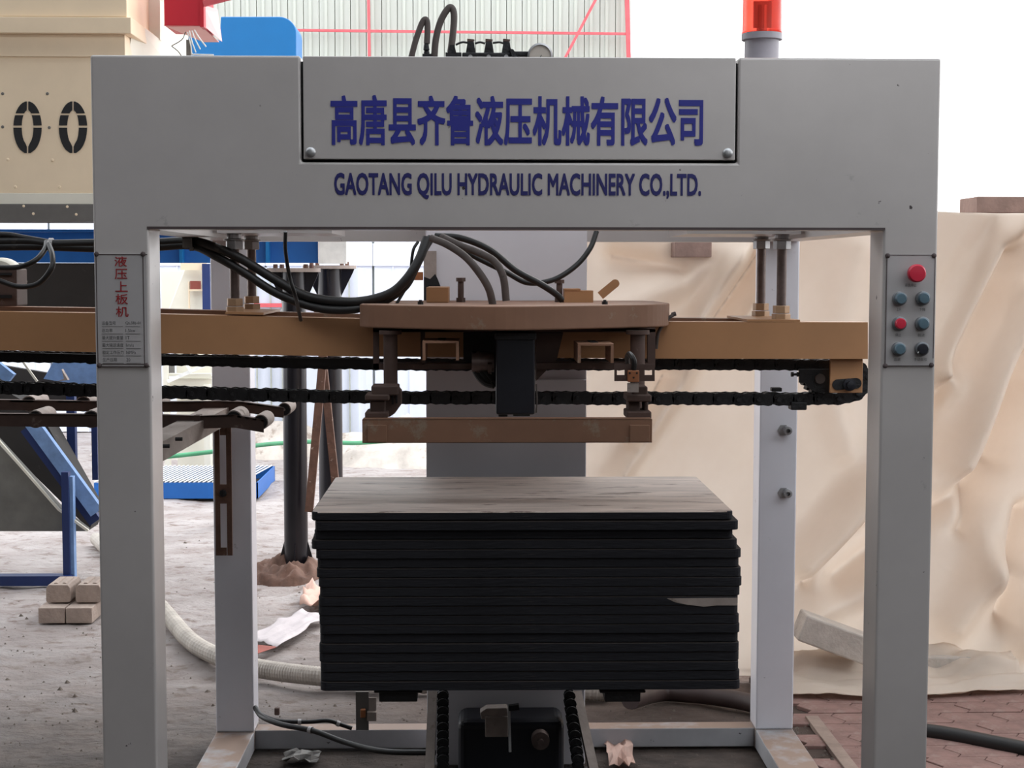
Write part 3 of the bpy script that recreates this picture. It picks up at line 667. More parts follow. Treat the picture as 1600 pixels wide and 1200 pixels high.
h2 = hose('hydraulic_hose', [A(678, 98, YT), A(681, 62, YT), A(689, 32, YT), A(702, 12, YT), A(709, 20, YT), A(708, 50, YT), A(704, 82, YT)], .0095, dustrub, 'tall grey hose loop arching highest above the portal beam')
q = MB(); q.pbox(696, 82, 721, 100, YT-.02, .04); q.prism([A(x_, y_, YT-.01) for x_, y_ in ((703, 70), (710, 70), (713, 83), (700, 83))], (0, .03, 0)); q.build('hose_fitting', black, h2)
vm = thing('valve_manifold', 'black hydraulic valve manifold with three solenoid plugs on top of the portal beam', 'valve', A(765, 92, YT))
q = MB(); q.pbox(722, 82, 800, 100, YT-.02, .08); q.pbox(800, 80, 832, 88, YT, .03); q.build('valve_body', black, vm, bevel=.003)
q = MB(); q.prism([A(x_, y_, YT-.03) for x_, y_ in ((796, 76), (802, 77), (815, 96), (803, 96))], (0, .02, 0)); q.build('valve_wedge', black, vm)
for px in (735.5, 764, 791.5):
    q = MB(); q.prism([A(px+a, b, YT-.01) for a, b in ((-8, 84), (-5, 66), (5, 65), (8, 84))], (0, .04, 0)); u = q.build('solenoid_plug', black, vm, bevel=.002)
    q = MB(); q.prism([A(px+a, b, YT-.005) for a, b in ((-5.5, 65), (-5.5, 60.5), (6, 61.5), (4, 64.5))], (0, .03, 0)); q.build('plug_cap', brown, u)
    q = MB(); p = A(px-.5, 89, YT-.02); q.lathe((p.x, YT-.02, p.z), [(.006, 0), (.006, .004)], 'y', 12); q.build('plug_screw', steel, u)
q = MB(); q.tube(spline([A(712, 70, YT), A(722, 66, YT), A(732, 67, YT)]), .003, 8); q.tube(spline([A(742, 68, YT), A(750, 66, YT), A(758, 68, YT)]), .003, 8); q.tube(spline([A(770, 67, YT), A(780, 66, YT), A(788, 68, YT)]), .003, 8); q.build('jumper_cable', rubber, vm)
pg = A(844, 87, YT-.02); q = MB(); q.lathe((pg.x, YT, pg.z), [(.031, -.02), (.035, 0), (.035, .02), (.030, .022), (.030, .017)], 'y', 28)
g = q.build('pressure_gauge', steel, None, smooth=True); setp(g, 'round pressure gauge with a pale brown face showing above the portal beam', 'gauge')
q = MB(); q.lathe((pg.x, YT, pg.z), [(.0298, 0), (.0298, .018)], 'y', 28); q.build('dial', gaugem, g)
q = MB(); q.beam((pg.x-.004, YT-.020, pg.z-.010), (pg.x+.004, YT-.020, pg.z+.002), .002, .002); q.build('needle', grey_ink, g)
q = MB(); q.box(pg.x-.008, pg.x+.008, YT-.01, YT+.01, ZT-.4, pg.z-.03); q.build('gauge_stem', steel, g)
# beacon
bc = thing('warning_beacon', 'red cylindrical warning beacon on a grey base, right of the lettered panel', 'beacon', (A(1190, 90, .25).x, .25, ZT))
bx = bc.location.x; rz = A(1190, 58, .25).z; mb_ = mpp(.25)
q = MB(); q.lathe((bx, .25, ZT-.012), [(.048, 0), (.048, .01), (.045, .012), (.045, rz-ZT+.002), (.053, rz-ZT+.004), (.053, rz-ZT+.020), (.048, rz-ZT+.022)], 'z', 32); q.build('beacon_base', beacon_g, bc, smooth=True)
q = MB(); q.lathe((bx, .25, rz+.012), [(.052, -.004), (.053, 0), (.051, .004), (.050, .12), (.044, .14), (.02, .15)], 'z', 32); q.build('beacon_lens', lens, bc, smooth=True)
q = MB(); q.cyl((bx, .25, rz+.01), (bx, .25, rz+.08), .012, 12); q.box(bx-.02, bx+.02, .245, .25, rz+.02, rz+.09); q.build('beacon_reflector', steel, bc)

# ================================================================== HANGING HOSES
hose('hydraulic_hose', [A(-30, 378, 1.2), A(40, 377, 1.2), A(80, 381, 1.2), A(150, 380, 1.2), A(240, 379, 1.15), A(300, 377, 1.1), A(335, 386, 1.05), A(378, 405, 1.02), A(430, 437, 1.0), A(480, 463, .97), A(530, 471, .95), A(570, 470, .95), A(610, 458, .95), A(635, 436, .95), A(655, 405, .97), A(667, 372, 1.0)], .0145, rubber, 'upper thick black hose sagging from the left post, rising to mid beam', ties=(.14,))
hose('hydraulic_hose', [A(-30, 386, 1.2), A(60, 385, 1.2), A(150, 388, 1.2), A(240, 386, 1.15), A(300, 384, 1.1), A(340, 402, 1.05), A(380, 425, 1.02), A(430, 457, 1.0), A(480, 477, .97), A(520, 484, .95), A(560, 482, .95), A(600, 470, .97), A(632, 448, .98), A(648, 420, 1.0), A(662, 390, 1.02), A(673, 372, 1.05)], .0135, rubber, 'lower thick black hose, sagging deepest between left post and clamp carriage')
hose('hydraulic_hose', [A(-30, 367, 1.2), A(10, 367, 1.2), A(40, 372, 1.2), A(75, 378, 1.2), A(110, 383, 1.2)], .010, rubber, 'thin black hose lying over the hose bundle at the far left')
hose('cable_loop', [A(-30, 415, 1.05), A(0, 418, 1.05), A(30, 417, 1.05), A(55, 407, 1.05), A(70, 390, 1.1), A(73, 378, 1.15)], .0085, rubber, 'smaller black cable loop hanging left of the nameplate post', 'cable')
hose('cable_loop', [A(-30, 427, 1.03), A(0, 439, 1.03), A(30, 448, 1.03), A(60, 443, 1.03), A(80, 420, 1.03), A(82, 400, 1.06), A(76, 382, 1.12)], .0085, rubber, 'larger black cable loop hanging left of the nameplate post', 'cable')
q = MB(); q.pbox(285, 372, 300, 387, 1.07, .04); q.pbox(296, 386, 301, 392, 1.06, .02); cl = q.build('hose_clamp', greym); setp(cl, 'small grey clamp holding the black hoses beside the left post', 'clamp')
hose('hydraulic_hose', [A(674, 372, .9), A(700, 383, .86), A(728, 402, .84), A(750, 428, .83), A(764, 452, .83), A(770, 476, .84)], .0115, dustrub, 'dusty grey hose nearest the scorched mast bracket, dropping onto the plate')
hose('hydraulic_hose', [A(690, 370, .95), A(720, 384, .90), A(748, 395, .88), A(772, 408, .86), A(786, 432, .85), A(791, 470, .85)], .0115, dustrub, 'dusty grey hose bending down onto the middle of the clamp plate')
hose('hydraulic_hose', [A(680, 369, 1.0), A(720, 372, .98), A(765, 390, .96), A(805, 422, .95), A(845, 444, .94), A(868, 459, .95), A(878, 469, .96)], .0105, rubber, 'black hose running diagonally right from the beam middle to the plate bolt')
hose('power_cable', [A(690, 371, 1.05), A(740, 400, 1.03), A(790, 425, 1.02), A(825, 442, 1.02), A(865, 437, 1.03), A(900, 415, 1.05), A(922, 388, 1.07), A(932, 362, 1.1)], .0085, rubber, 'black cable sagging from beam middle up to the right of the mast', 'cable')
hose('power_cable', [A(446, 362, .5), A(446, 390, .52), A(452, 430, .56), A(462, 465, .6), A(470, 500, .9)], .0055, rubber, 'thin black cable hanging straight before the black pipe posts', 'cable')
hose('power_cable', [A(653, 378, 1.02), A(646, 390, 1.0), A(643, 410, 1.0), A(641, 438, 1.0), A(632, 454, 1.0), A(620, 474, .98)], .005, rubber, 'thin black cable with a plug beside the sagging thick hoses', 'cable')

# ================================================================== FLOOR CABLES, SWITCH, DEBRIS (near)
hose('floor_cable', [A(399, 1108, YB-.02), A(404, 1114, YB-.04), A(420, 1122, 1.55), A(440, 1127, 1.5), A(480, 1128, 1.5), A(512, 1126, 1.5), A(532, 1132, 1.5), A(550, 1138, 1.5)], .0075, rubber, 'upper black cable from the left rear post to the bracket with the orange switch', 'cable', ties=(.55, .85))
hose('floor_cable', [A(399, 1106, YB-.03), A(410, 1120, 1.5), A(440, 1132, 1.42), A(490, 1142, 1.36), A(540, 1160, 1.3), A(600, 1174, 1.2), A(680, 1176, 1.15)], .0095, rubber, 'lower thick black cable trailing from the left rear post to the lift', 'cable', ties=(.5,))
sw = thing('switch_stand', 'grey upright bracket with an orange limit switch left of the lift', 'switch', A(567, 1145, 1.5))
q = MB(); q.pbox(556, 1081, 576, 1141, 1.5, .006); q.build('upright', greym, sw)
q = MB(); q.pbox(576, 1090, 588, 1112, 1.5, .006); q.pbox(573, 1113, 588, 1127, 1.48, .03); q.build('switch_box', dusty_steel, sw, bevel=.002)
q = MB(); q.pbox(563, 1109, 571, 1122, 1.475, .02); q.build('orange_switch', orange, sw, bevel=.003)
def crumple(name, cx, cy, Y, w, h, m, label, cat='litter', seed=1, lift_=.03):
    rnd = random.Random(seed); c0 = AZ(cx, cy) if Y is None else A(cx, cy, Y); q = MB(); n = 7; vs = []
    for j in range(n):
        for i in range(n):
            u, v = i/(n-1)-.5, j/(n-1)-.5
            k = 1-.25*rnd.random()
            vs.append((c0.x+u*w*k, c0.y+v*h*k, .006+lift_*rnd.random()*(1-abs(u))))
    q.add(vs, [(j*n+i, j*n+i+1, (j+1)*n+i+1, (j+1)*n+i) for j in range(n-1) for i in range(n-1)])
    o = q.build(name, m, None); md = o.modifiers.new('s', 'SOLIDIFY'); md.thickness = .002; return setp(o, label, cat)
crumple('plastic_scrap', 968, 1180, None, .11, .36, tarppink, 'crumpled cream plastic scrap on the ground right of the lift', seed=3, lift_=.035)
crumple('cloth_scrap', 470, 1188, None, .14, .12, greym, 'thin grey torn scrap on the dark ground left of the lift', seed=5, lift_=.03)
q = MB(); p = AZ(433, 1117); q.box(p.x-.01, p.x+.01, p.y-.01, p.y+.01, 0, .03); setp(q.build('rubber_stub', brown, bevel=.004), 'tiny dark brown stub standing on the ground beside the floor cables', 'stub')

# ================================================================== BEHIND LEFT: BLACK PIPE POSTS
def pipe_post(px, r_px, Y, ytop, ybase, label, gus=True):
    b = A(px, ybase, Y); t = A(px, ytop, Y); r = r_px*mpp(Y); x = b.x
    o = thing('pipe_post', label, 'post', (x, Y, 0), 'black pipe posts')
    q = MB(); q.cyl((x, Y, 0), (x, Y, t.z), r, 28); q.build('pipe', blackpipe, o, smooth=True)
    q = MB(); q.cyl((x, Y, t.z), (x, Y, t.z+.022), r*2.25, 32); q.build('top_flange', dusty_steel, o, smooth=True)
    for a in (0, PI/2, PI, 3*PI/2):
        d = Vector((math.cos(a), math.sin(a), 0)); s_ = Vector((-math.sin(a), math.cos(a), 0))*.004
        q = MB(); c0 = Vector((x, Y, t.z))
        q.prism([c0+d*r-s_, c0+d*r*2.1-s_, c0+d*r*2.0-Vector((0, 0, .02))-s_, c0+d*r-Vector((0, 0, .17))-s_], s_*2); q.build('gusset', blackpipe, o)
        c0 = Vector((x, Y, 0)); q = MB()
        q.prism([c0+d*r-s_, c0+d*r*1.7-s_, c0+d*r-s_+Vector((0, 0, .17))], s_*2); q.build('base_gusset', blackpipe, o)
        p = Vector((x, Y, t.z+.022))+Vector((math.cos(a+.7), math.sin(a+.7), 0))*r*1.8
        q = MB(); q.cyl(p, p+Vector((0, 0, .022)), .014, 6); q.build('flange_bolt', rust, o)
    return o
pipe_post(463, 18.5, 5.1, 425, 880, 'thicker near black pipe post with a rusty top flange, left of the leaning irons')
pipe_post(518, 18.5, 6.0, 420, 860, 'farther black pipe post standing right behind the crossed rusty irons')
q = MB(); q.beam(A(482, 800, 4.95), A(512, 470, 5.0), .042, .008, Vector((0, -1, 0))); q.beam(A(482, 800, 4.95)+Vector((.021, .02, 0)), A(512, 470, 5.0)+Vector((.021, .02, 0)), .006, .04, Vector((0, -1, 0)))
setp(q.build('leaning_angle_iron', rust), 'rusty angle iron leaning right against the black pipe posts', 'iron bar')
q = MB(); q.beam(A(528, 800, 5.15), A(494, 470, 5.3), .04, .008, Vector((0, -1, 0))); q.beam(A(528, 800, 5.15)+Vector((.02, .02, 0)), A(494, 470, 5.3)+Vector((.02, .02, 0)), .006, .04, Vector((0, -1, 0)))
setp(q.build('leaning_angle_iron', rust), 'rusty angle iron leaning left, crossing the other between the pipe posts', 'iron bar')
def mound(name, c_, rx, ry, h, m, label, seed):
    q = MB(); n = 42; vs = []
    for j in range(n+1):
        for i in range(n+1):
            u, v = 2*i/n-1, 2*j/n-1; d = math.sqrt(u*u+v*v)
            z = h*max(0, 1-d*d)**1.1; nzv = noise.fractal(Vector((u*3+seed, v*3, seed)), 1, 2, 5)
            vs.append((c_[0]+u*rx, c_[1]+v*ry, z*(1+.5*nzv)+(.03*nzv if d < 1 else -.05)-.03*(d > .9)))
    q.add(vs, [(j*(n+1)+i, j*(n+1)+i+1, (j+1)*(n+1)+i+1, (j+1)*(n+1)+i) for j in range(n) for i in range(n)])
    o = q.build(name, m, None, loc=(c_[0], c_[1], 0), smooth=False)
    for p_ in o.data.polygons: p_.use_smooth = True
    return setp(o, label, 'soil heap')
p = AZ(455, 893); mound('soil_heap', (p.x, p.y), .26, .34, .07, rust, 'low brown heap of soil around the foot of the near black pipe post', 2)
p = AZ(620, 720); mound('rubble_heap', (p.x+.2, p.y+.3), 1.1, .8, .30, sand, 'pale rubble heap beyond the black pipe posts', 5)
p = AZ(600, 660); mound('rubble_heap', (p.x+.3, p.y+2.0), 1.8, 1.3, .75, sand, 'tall pale sand heap farthest off, under the white far wall', 9)
p = AZ(330, 730); mound('rubble_heap', (p.x-.1, p.y+1.3), 1.3, .7, .42, sand, 'grey-brown rubble heap behind the blue grated box', 12)
p = AZ(430, 690); hose('garden_hose', [AZ(240, 716, .25), AZ(330, 706, .3), AZ(420, 694, .32), AZ(500, 690, .32), AZ(560, 692, .3), AZ(660, 684, .3)], .018, green, 'thin green hose lying across the rubble behind the pipe posts')
# blue grated box
gb = thing('grated_box', 'blue steel box with a slanting grate of thin pale bars behind the left rear post', 'grate', AZ(340, 778))
Y0 = AZ(340, 779).y; fz0, fz1 = 0.0, A(340, 754, Y0).z
xa, xb = A(250, 765, Y0).x, A(403, 765, Y0).x
q = MB(); q.box(xa-.5, xb, Y0, Y0+.01, fz0, fz1); q.box(xb-.01, xb, Y0, Y0+1.0, fz0, fz1); q.box(xa-.5, xb, Y0+.99, Y0+1.0, fz0, fz1); q.build('box_side', bluem, gb)
q = MB(); q.box(xa-.5, xb-.01, Y0+.01, Y0+.99, fz0, fz0+.02); q.build('box_floor', darkpan, gb)
proto = None
for i in range(60):
    if proto is None:
        q = MB(); q.cyl((0, 0, fz1+.004), (.10, 1.0, fz1+.004), .0058, 6); proto = q.build('grate_bar', white, gb, loc=(0, 0, 0)); o = proto
    else: o = proto.copy(); COL.objects.link(o)
    o.location = Vector((xa-.5+i*.036, Y0, 0))-gb.location
    if xa-.5+i*.036 > xb-.11: bpy.data.objects.remove(o); break
# slotted rusty bar before the left rear post
sb = thing('slotted_bar', 'brown slotted flat bar hanging before the left rear post', 'bar', A(349, 868, 1.62))
q = MB()
for a in ((336, 668, 343.5, 868), (354, 668, 362, 868), (343.5, 668, 354, 680), (343.5, 757, 354, 787), (343.5, 856, 354, 868)): q.pbox(*a, 1.60, .008)
q.build('flat_bar', rust, sb)
q = MB(); p = A(348, 771, 1.595); q.lathe((p.x, 1.60, p.z), [(.014, 0), (.012, .008), (.004, .009)], 'y', 8); q.build('bolt', black, sb)

# ================================================================== ROLLER CONVEYOR (left)
rc = thing('roller_conveyor', 'brown angle-iron roller conveyor entering from the left with drooping ends and a perforated cross beam', 'conveyor', A(200, 700, 1.3))
def crail(pts, h, Y, nm):
    q = MB(); tp = [(x, y) for x, y in pts]; bt = [(x, y+h) for x, y in pts]
    PB(q, tp, bt, Y, Y+.006); PB(q, tp, [(x, y+3.5) for x, y in pts], Y, Y+.035); return q.build(nm, brown, rc)
crail([(-60, 624), (240, 628), (345, 627), (378, 628), (443, 637)], 16, 1.55, 'rear_rail')
crail([(-60, 646), (240, 648), (312, 650), (365, 648), (412, 656)], 20, 1.30, 'front_rail')
def roller(px, py, Y, r=.022):
    p = A(px, py, Y); q = MB(); q.cyl(p, p+Vector((0, .16, 0)), r, 18); q.cyl(p-Vector((0, .006, 0)), p+Vector((0, .17, 0)), .005, 8); q.build('roller', dusty_steel, rc, smooth=True)
    q = MB(); q.cyl(p-Vector((0, .001, 0)), p+Vector((0, .001, 0)), r*.86, 18); q.build('roller_face', black, rc)
for px in (45, 130, 240): roller(px, 631, 1.57, .028)
roller(444, 640, 1.57, .024)
for px in (55, 142, 226, 365): roller(px, 655, 1.31, .030)
roller(407, 660, 1.31, .026)
q = MB(); a, b = AZ(235, 690, 1.20), None
a, b = A(215, 700, .85), A(345, 634, 1.6)
q.beam(a, b, .085, .004); q.beam(a+Vector((.042, 0, -.03)), b+Vector((.042, 0, -.025)), .004, .058); q.build('cross_beam', dusty_steel, rc)
for px, py, Y in ((260, 697, .93), (280, 686, 1.02)):
    p = A(px, py, Y); q = MB(); q.cyl(p-Vector((.012, 0, 0)), p+Vector((.01, 0, 0)), .006, 10); q.build('beam_hole', darkgap, rc)
q = MB(); q.pbox(303, 649, 312, 675, 1.29, .05); q.build('support_tab', brown, rc)

# ================================================================== BLUE BEAM, DARK SHEET, DRUM (left back)
YBm = 5.0
bb = thing('blue_girder', 'long blue steel girder crossing behind the hoses at upper left', 'girder', A(260, 390, YBm))
q = MB(); PB(q, [(-60, 363), (250, 363), (400, 363), (540, 363)], [(-60, 410), (250, 411), (400, 411), (540, 411)], YBm, YBm+.03); q.box(A(-60, 0, YBm).x, A(540, 0, YBm).x, YBm-.06, YBm+.1, A(250, 363, YBm).z, A(250, 359, YBm).z); q.build('web', bluem, bb)
for px in (283, 418, 511):
    q = MB(); q.pbox(px-3, 364, px+2, 411, YBm-.06, .06); q.build('stiffener', bluep, bb)
q = MB(); q.pbox(497, 362, 541, 412, YBm-.07, .06); u = q.build('pale_panel', whitep, bb)
q = MB(); q.pbox(-20, 411, 150, 492, 5.0, .02); dp = q.build('dark_sheet', darkpan); setp(dp, 'dark rubber sheet hanging below the blue girder at far left', 'sheet')
dr = thing('motor_drum', 'pale round drum end with a brown block before it at the far left edge', 'motor', A(5, 478, 1.2))
p = A(-2, 440, 1.36); q = MB(); q.lathe((p.x, 1.36, p.z), [(.070, -.06), (.080, -.05), (.080, 0), (.07, .012), (.02, .014)], 'y', 32); q.build('drum_end', creaml, dr, smooth=True)
q = MB(); q.pbox(-60, 420, 26, 478.5, 1.12, .12); u = q.build('drum_block', brown, dr, bevel=.004)
q = MB(); q.pbox(-60, 426, 18, 430, 1.115, .006); q.pbox(-60, 461, 18, 466, 1.115, .006); q.build('slot', darkgap, u)
# pale machines seen far off between the posts
fm = thing('far_machine', 'tapered pale cream machine body seen in the gap beside the left rear post', 'machine', A(295, 480, 9.5))
q = MB(); b0 = [A(x_, y_, 9.5) for x_, y_ in ((262, 486), (290, 415), (330, 412), (345, 486))]; q.prism(b0, (0, .5, 0)); q.build('tapered_body', creaml, fm, bevel=.01)
q = MB(); q.pbox(282, 410, 322, 422, 9.4, .05); q.pbox(294, 440, 296, 482, 9.44, .03); q.pbox(296, 452, 330, 455, 9.44, .03); q.build('ribs', cream, fm)
q = MB(); q.pbox(297, 439, 313, 452, 9.44, .03); q.build('maroon_plate', redcloth, fm)
q = MB(); q.pbox(252, 424, 284, 486, 9.8, .1); q.build('tan_panel', creaml, fm)
q = MB(); q.pbox(316, 412, 328, 486, 9.36, .05); q.build('dark_leg', blued, fm)
f2 = thing('slatted_stand', 'white cream frame with a sloping brace seen between the two chain strands', 'frame', A(290, 604, 9.5))
q = MB(); q.pbox(255, 592, 332, 606, 9.5, .1); q.pbox(262, 584, 330, 588, 9.45, .1); q.pbox(255, 560, 262, 604, 9.4, .05); q.build('cream_base', creaml, f2)
q = MB(); q.beam(A(262, 596, 9.4), A(330, 566, 9.4), .03, .03); q.beam(A(285, 560, 9.35), A(298, 580, 9.35), .02, .02); q.build('brace', whitep, f2)
q = MB(); q.pbox(262, 560, 272, 584, 9.55, .03); q.build('grey_strip', greym, f2)
q = MB(); q.box(A(258, 600, 9.5).x, A(266, 600, 9.5).x, 9.42, 9.5, 0, A(260, 600, 9.5).z); q.box(A(320, 600, 9.5).x, A(330, 600, 9.5).x, 9.42, 9.5, 0, A(260, 600, 9.5).z); q.build('stand_legs', creaml, f2)
q = MB(); q.box(A(270, 486, 9.5).x, A(340, 486, 9.5).x, 9.62, 9.9, 0, A(300, 480, 9.5).z); q.build('machine_base', creaml, fm)
wc = thing('white_cabin', 'white flat-fronted cabin glimpsed between the left rear post and the pipe posts', 'cabin', A(420, 560, 11.0))
q = MB(); q.pbox(350, 418, 560, 690, 11.0, 1.0); q.build('cabin_wall', sheetb, wc)
for px in (400, 422, 440, 545): 
    q = MB(); q.pbox(px, 418, px+2, 690, 10.97, .03); q.build('cabin_rib', seam, wc)
q = MB(); q.pbox(380, 474, 560, 480, 10.95, .04); q.build('cabin_rail', redst, wc)

# ================================================================== CREAM MACHINE UPPER LEFT
YC = 4.0
cm = thing('cream_hopper', 'big cream-painted machine housing with black stencilled zeros at the upper left', 'machine', A(80, 345, YC))
zt_c = A(80, -40, YC).z
def cz(py): return A(80, py, YC).z
xR = A(196, 60, YC).x
q = MB(); q.box(A(-120, 100, YC).x, xR, YC, YC+1.4, cz(302), cz(86)); q.build('front_housing', cream, cm, bevel=.004)
q = MB(); q.box(A(-120, 100, YC).x, xR, YC-.012, YC+1.4, cz(89), cz(54)); q.build('middle_band', cream, cm, bevel=.003)
q = MB(); q.box(A(-120, 100, YC).x, A(208, 40, YC).x, YC-.05, YC+1.4, cz(54), cz(29)); q.build('upper_flange', cream, cm, bevel=.003)
q = MB(); q.box(A(-120, 100, YC).x, A(200, 40, YC).x, YC-.02, YC+1.4, cz(27), cz(-40)); q.build('hood', cream, cm, bevel=.004)
q = MB(); q.box(A(-120, 100, YC).x, xR, YC-.008, YC+1.4, cz(319), cz(302)); q.build('pale_strip', creaml, cm, bevel=.002)
q = MB(); q.box(A(-120, 100, YC).x, xR, YC-.012, YC+.3, cz(346), cz(319)); q.build('grey_skirt', greym, cm, bevel=.002)
for px, py in ((3, 146), (73, 146), (3, 198), (76, 199), (11, 249), (81, 250), (23, 292), (92, 292), (37, 322), (105, 323), (52, 334), (119, 335)):
    p = A(px, py, YC-.012); q = MB(); q.lathe((p.x, YC if py < 300 else YC-.010, p.z), [(.008, 0), (.006, .004), (.002, .005)], 'y', 10); q.build('rivet', greym if py < 240 else cream, cm, smooth=True)
q = MB(); q.box(A(170, 500, YC).x, A(222, 500, YC).x, YC+.2, YC+.3, 0, cz(346)); q.box(A(-110, 500, YC).x, A(-70, 500, YC).x, YC+.2, YC+.3, 0, cz(346)); q.build('support_legs', greym, cm)
# sloping side to the right
q = MB(); a1, a2, a3, a4 = A(208, 30, YC+.1), A(285, 88, YC+.9), A(285, 130, YC+.9), A(196, 130, YC+.1)
q.prism([a1, a2, a3, a4], (0, .05, 0)); q.build('slanted_side', creaml, cm)
q = MB(); q.prism([A(200, -40, YC+.5), A(262, -40, YC+.5), A(250, 0, YC+.5), A(250, 62, YC+.5), A(240, 56, YC+.5), A(206, 30, YC+.5)], (0, .8, 0)); q.build('chute_side', creaml, cm)
# stencilled zeros, each stroke segment separate as stencilled
def zero(cx, w, nm='lettering'):
    q = MB(); Yz = YC-.0035
    for sg in (-1, 1):
        for ya, yb in ((158.5, 177), (180, 196), (199.5, 239)):
            oo, ii = [], []
            for y in np.linspace(ya, yb, 9):
                v = (y-199)/41; u = math.sqrt(max(0, 1-v*v)); vi = (y-199)/27; ui = math.sqrt(max(0, 1-vi*vi))
                oo.append((cx+sg*max(1.6, w*u), y)); ii.append((cx+sg*max(1.2, w*.42*ui), y))
            q.prism([A(x_, y_, Yz) for x_, y_ in oo+ii[::-1]], (0, .003, 0))
    q.build(nm, sten, cm)
zero(43, 22); zero(114, 22)
# red junction box
rj = thing('red_junction_box', 'red electrical box with faded pink side and loose white wires below, upper left', 'box', A(300, 60, 4.200))
q = MB(); q.pbox(256, -40, 316, 40, 4.200, .3); q.build('box_body', redp, rj, bevel=.003)
q = MB(); q.pbox(312, -40, 318, 42, 4.195, .3); q.build('box_door_edge', redp, rj)
q = MB(); q.prism([A(318, 8, 4.220), A(338, 14, 4.500), A(345, 64, 4.500), A(318, 40, 4.220)], (0.004, .02, 0)); q.build('box_side', pinkp, rj)
q = MB(); q.prism([A(256, 40, 4.220), A(314, 41, 4.220), A(342, 66, 4.550), A(318, 66, 4.550)], (0, 0, .004)); q.build('box_bottom', pinkp, rj)
q = MB(); q.beam(A(318, 6, 4.200), A(372, -8, 4.200), .02, .03); q.build('red_arm', redst, rj)
for k, (x0, y0, x1, y1) in enumerate(((296, 48, 306, 82), (300, 48, 313, 77), (304, 47, 322, 73))):
    q = MB(); q.tube(spline([A(x0, y0, 4.200), A((x0+x1)/2-1, (y0+y1)/2, 4.180), A(x1, y1, 4.180)]), .0035, 6); q.build('wire', white, rj)
q = MB(); q.tube(spline([A(293, 50, 4.200), A(298, 70, 4.180), A(300, 84, 4.180), A(306, 85, 4.180), A(334, 86, 4.180)]), .0035, 6); q.build('wire', white, rj)
q = MB(); q.tube(spline([A(290, 50, 4.200), A(284, 62, 4.180), A(268, 72, 4.180)]), .0025, 6); q.tube(spline([A(268, 72, 4.180), A(278, 80, 4.180), A(284, 88, 4.180)]), .0025, 6); q.build('wire', rubber, rj)
q = MB(); q.pbox(291, 62, 298, 100, 4.220, .03); q.build('conduit', greym, rj)
# blue guard
q = MB(); Yg = 6.6; arc = [A(463-27+27*math.sin(t), 52-26*math.cos(t), Yg) for t in np.linspace(0, PI/2, 10)]
q.prism([A(246, 130, Yg), A(246, 0, Yg), A(262, 20, Yg), A(343, 64, Yg), A(345, 26, Yg)]+arc+[A(463, 130, Yg)], (0, .35, 0))
gu = q.build('blue_guard', bluep, bevel=.006)
q = MB(); q.box(A(352, 300, 6.8).x, A(376, 300, 6.8).x, 6.75, 6.85, 0, A(360, 60, 6.8).z); q.build('support_post', blued, gu)
setp(gu, 'sky-blue guard with a rounded corner behind the portal beam, below the far sheets', 'guard')

# ================================================================== BLUE INCLINED CONVEYOR lower left
bc2 = thing('inclined_conveyor', 'blue inclined belt conveyor frame with dark belt at the lower left', 'conveyor', AZ(60, 910))
Yc = 4.85
q = MB(); q.beam(A(50, 660, Yc), A(152, 800, Yc), .05, .075, Vector((.8, 0, .6))); q.build('side_channel', blues, bc2)
q = MB(); q.beam(A(42, 668, Yc+.03), A(150, 815, Yc+.03), .05, .07, Vector((.8, 0, .6))); q.build('inner_channel', blued, bc2)
q = MB(); q.prism([A(-80, 560, Yc+.25), A(60, 640, Yc+.25), A(150, 800, Yc+.25), A(140, 828, Yc+.25), A(-10, 680, Yc+.25), A(-80, 640, Yc+.25)], (0, .2, 0)); q.build('belt', darkpan, bc2)
q = MB(); q.beam(A(-20, 668, Yc-.1), A(92, 796, Yc-.1), .02, .012, Vector((.8, 0, .6))); q.beam(A(92, 796, Yc-.1), A(138, 829, Yc-.1), .02, .012, Vector((.8, 0, .6))); q.build('edge_strip', creaml, bc2)
q = MB(); q.prism([A(-80, 680, Yc-.05), A(-15, 680, Yc-.05), A(95, 800, Yc-.05), A(134, 830, Yc-.05), A(-80, 830, Yc-.05)], (0, .1, 0)); q.build('grey_skirt', mat('olive_grey_skirt', (.16, .155, .14), .8), bc2)
q = MB(); q.pbox(97, 738, 108, 904, Yc-.15, .05); q.build('leg', blued, bc2)
q = MB(); q.pbox(108, 745, 115, 904, Yc-.13, .05); q.build('leg_flange', blues, bc2)
q = MB(); q.pbox(104, 600, 117, 740, Yc+.5, .05); q.build('rear_leg', blued, bc2)
q = MB(); q.pbox(143, 640, 152, 750, Yc+.6, .05); q.build('rear_leg', blued, bc2)
q = MB(); pz = AZ(50, 914); q.box(A(-80, 900, Yc-.16).x, A(112, 900, Yc-.16).x, Yc-.18, Yc-.10, .0, .055); q.build('base_beam', blued, bc2)
q = MB(); q.prism([A(84, 564, Yc+.7), A(152, 564, Yc+.7), A(152, 600, Yc+.7), A(118, 600, Yc+.7), A(68, 592, Yc+.7)], (0, .3, 0)); q.build('blue_cover', blues, bc2)
q = MB(); q.beam(A(-20, 562, Yc+.5), A(18, 592, Yc+.5), .05, .07, Vector((.8, 0, .6))); q.build('upper_channel', blues, bc2)
q = MB(); q.beam(A(32, 560, Yc+.45), A(58, 596, Yc+.45), .012, .012); q.build('thin_strip', creaml, bc2)
q = MB(); q.prism([A(100, 592, Yc+.5), A(96, 577, Yc+.5), A(106, 594, Yc+.5), A(88, 596, Yc+.5)], (0, .04, 0)); q.build('steel_corner', dusty_steel, bc2)
q = MB(); q.prism([A(116, 590, Yc+1.0), A(-60, 560, Yc+1.0), A(-60, 640, Yc+1.0), A(150, 640, Yc+1.0), A(150, 600, Yc+1.0)], (0, .05, 0)); q.build('back_panel', darkpan, bc2)

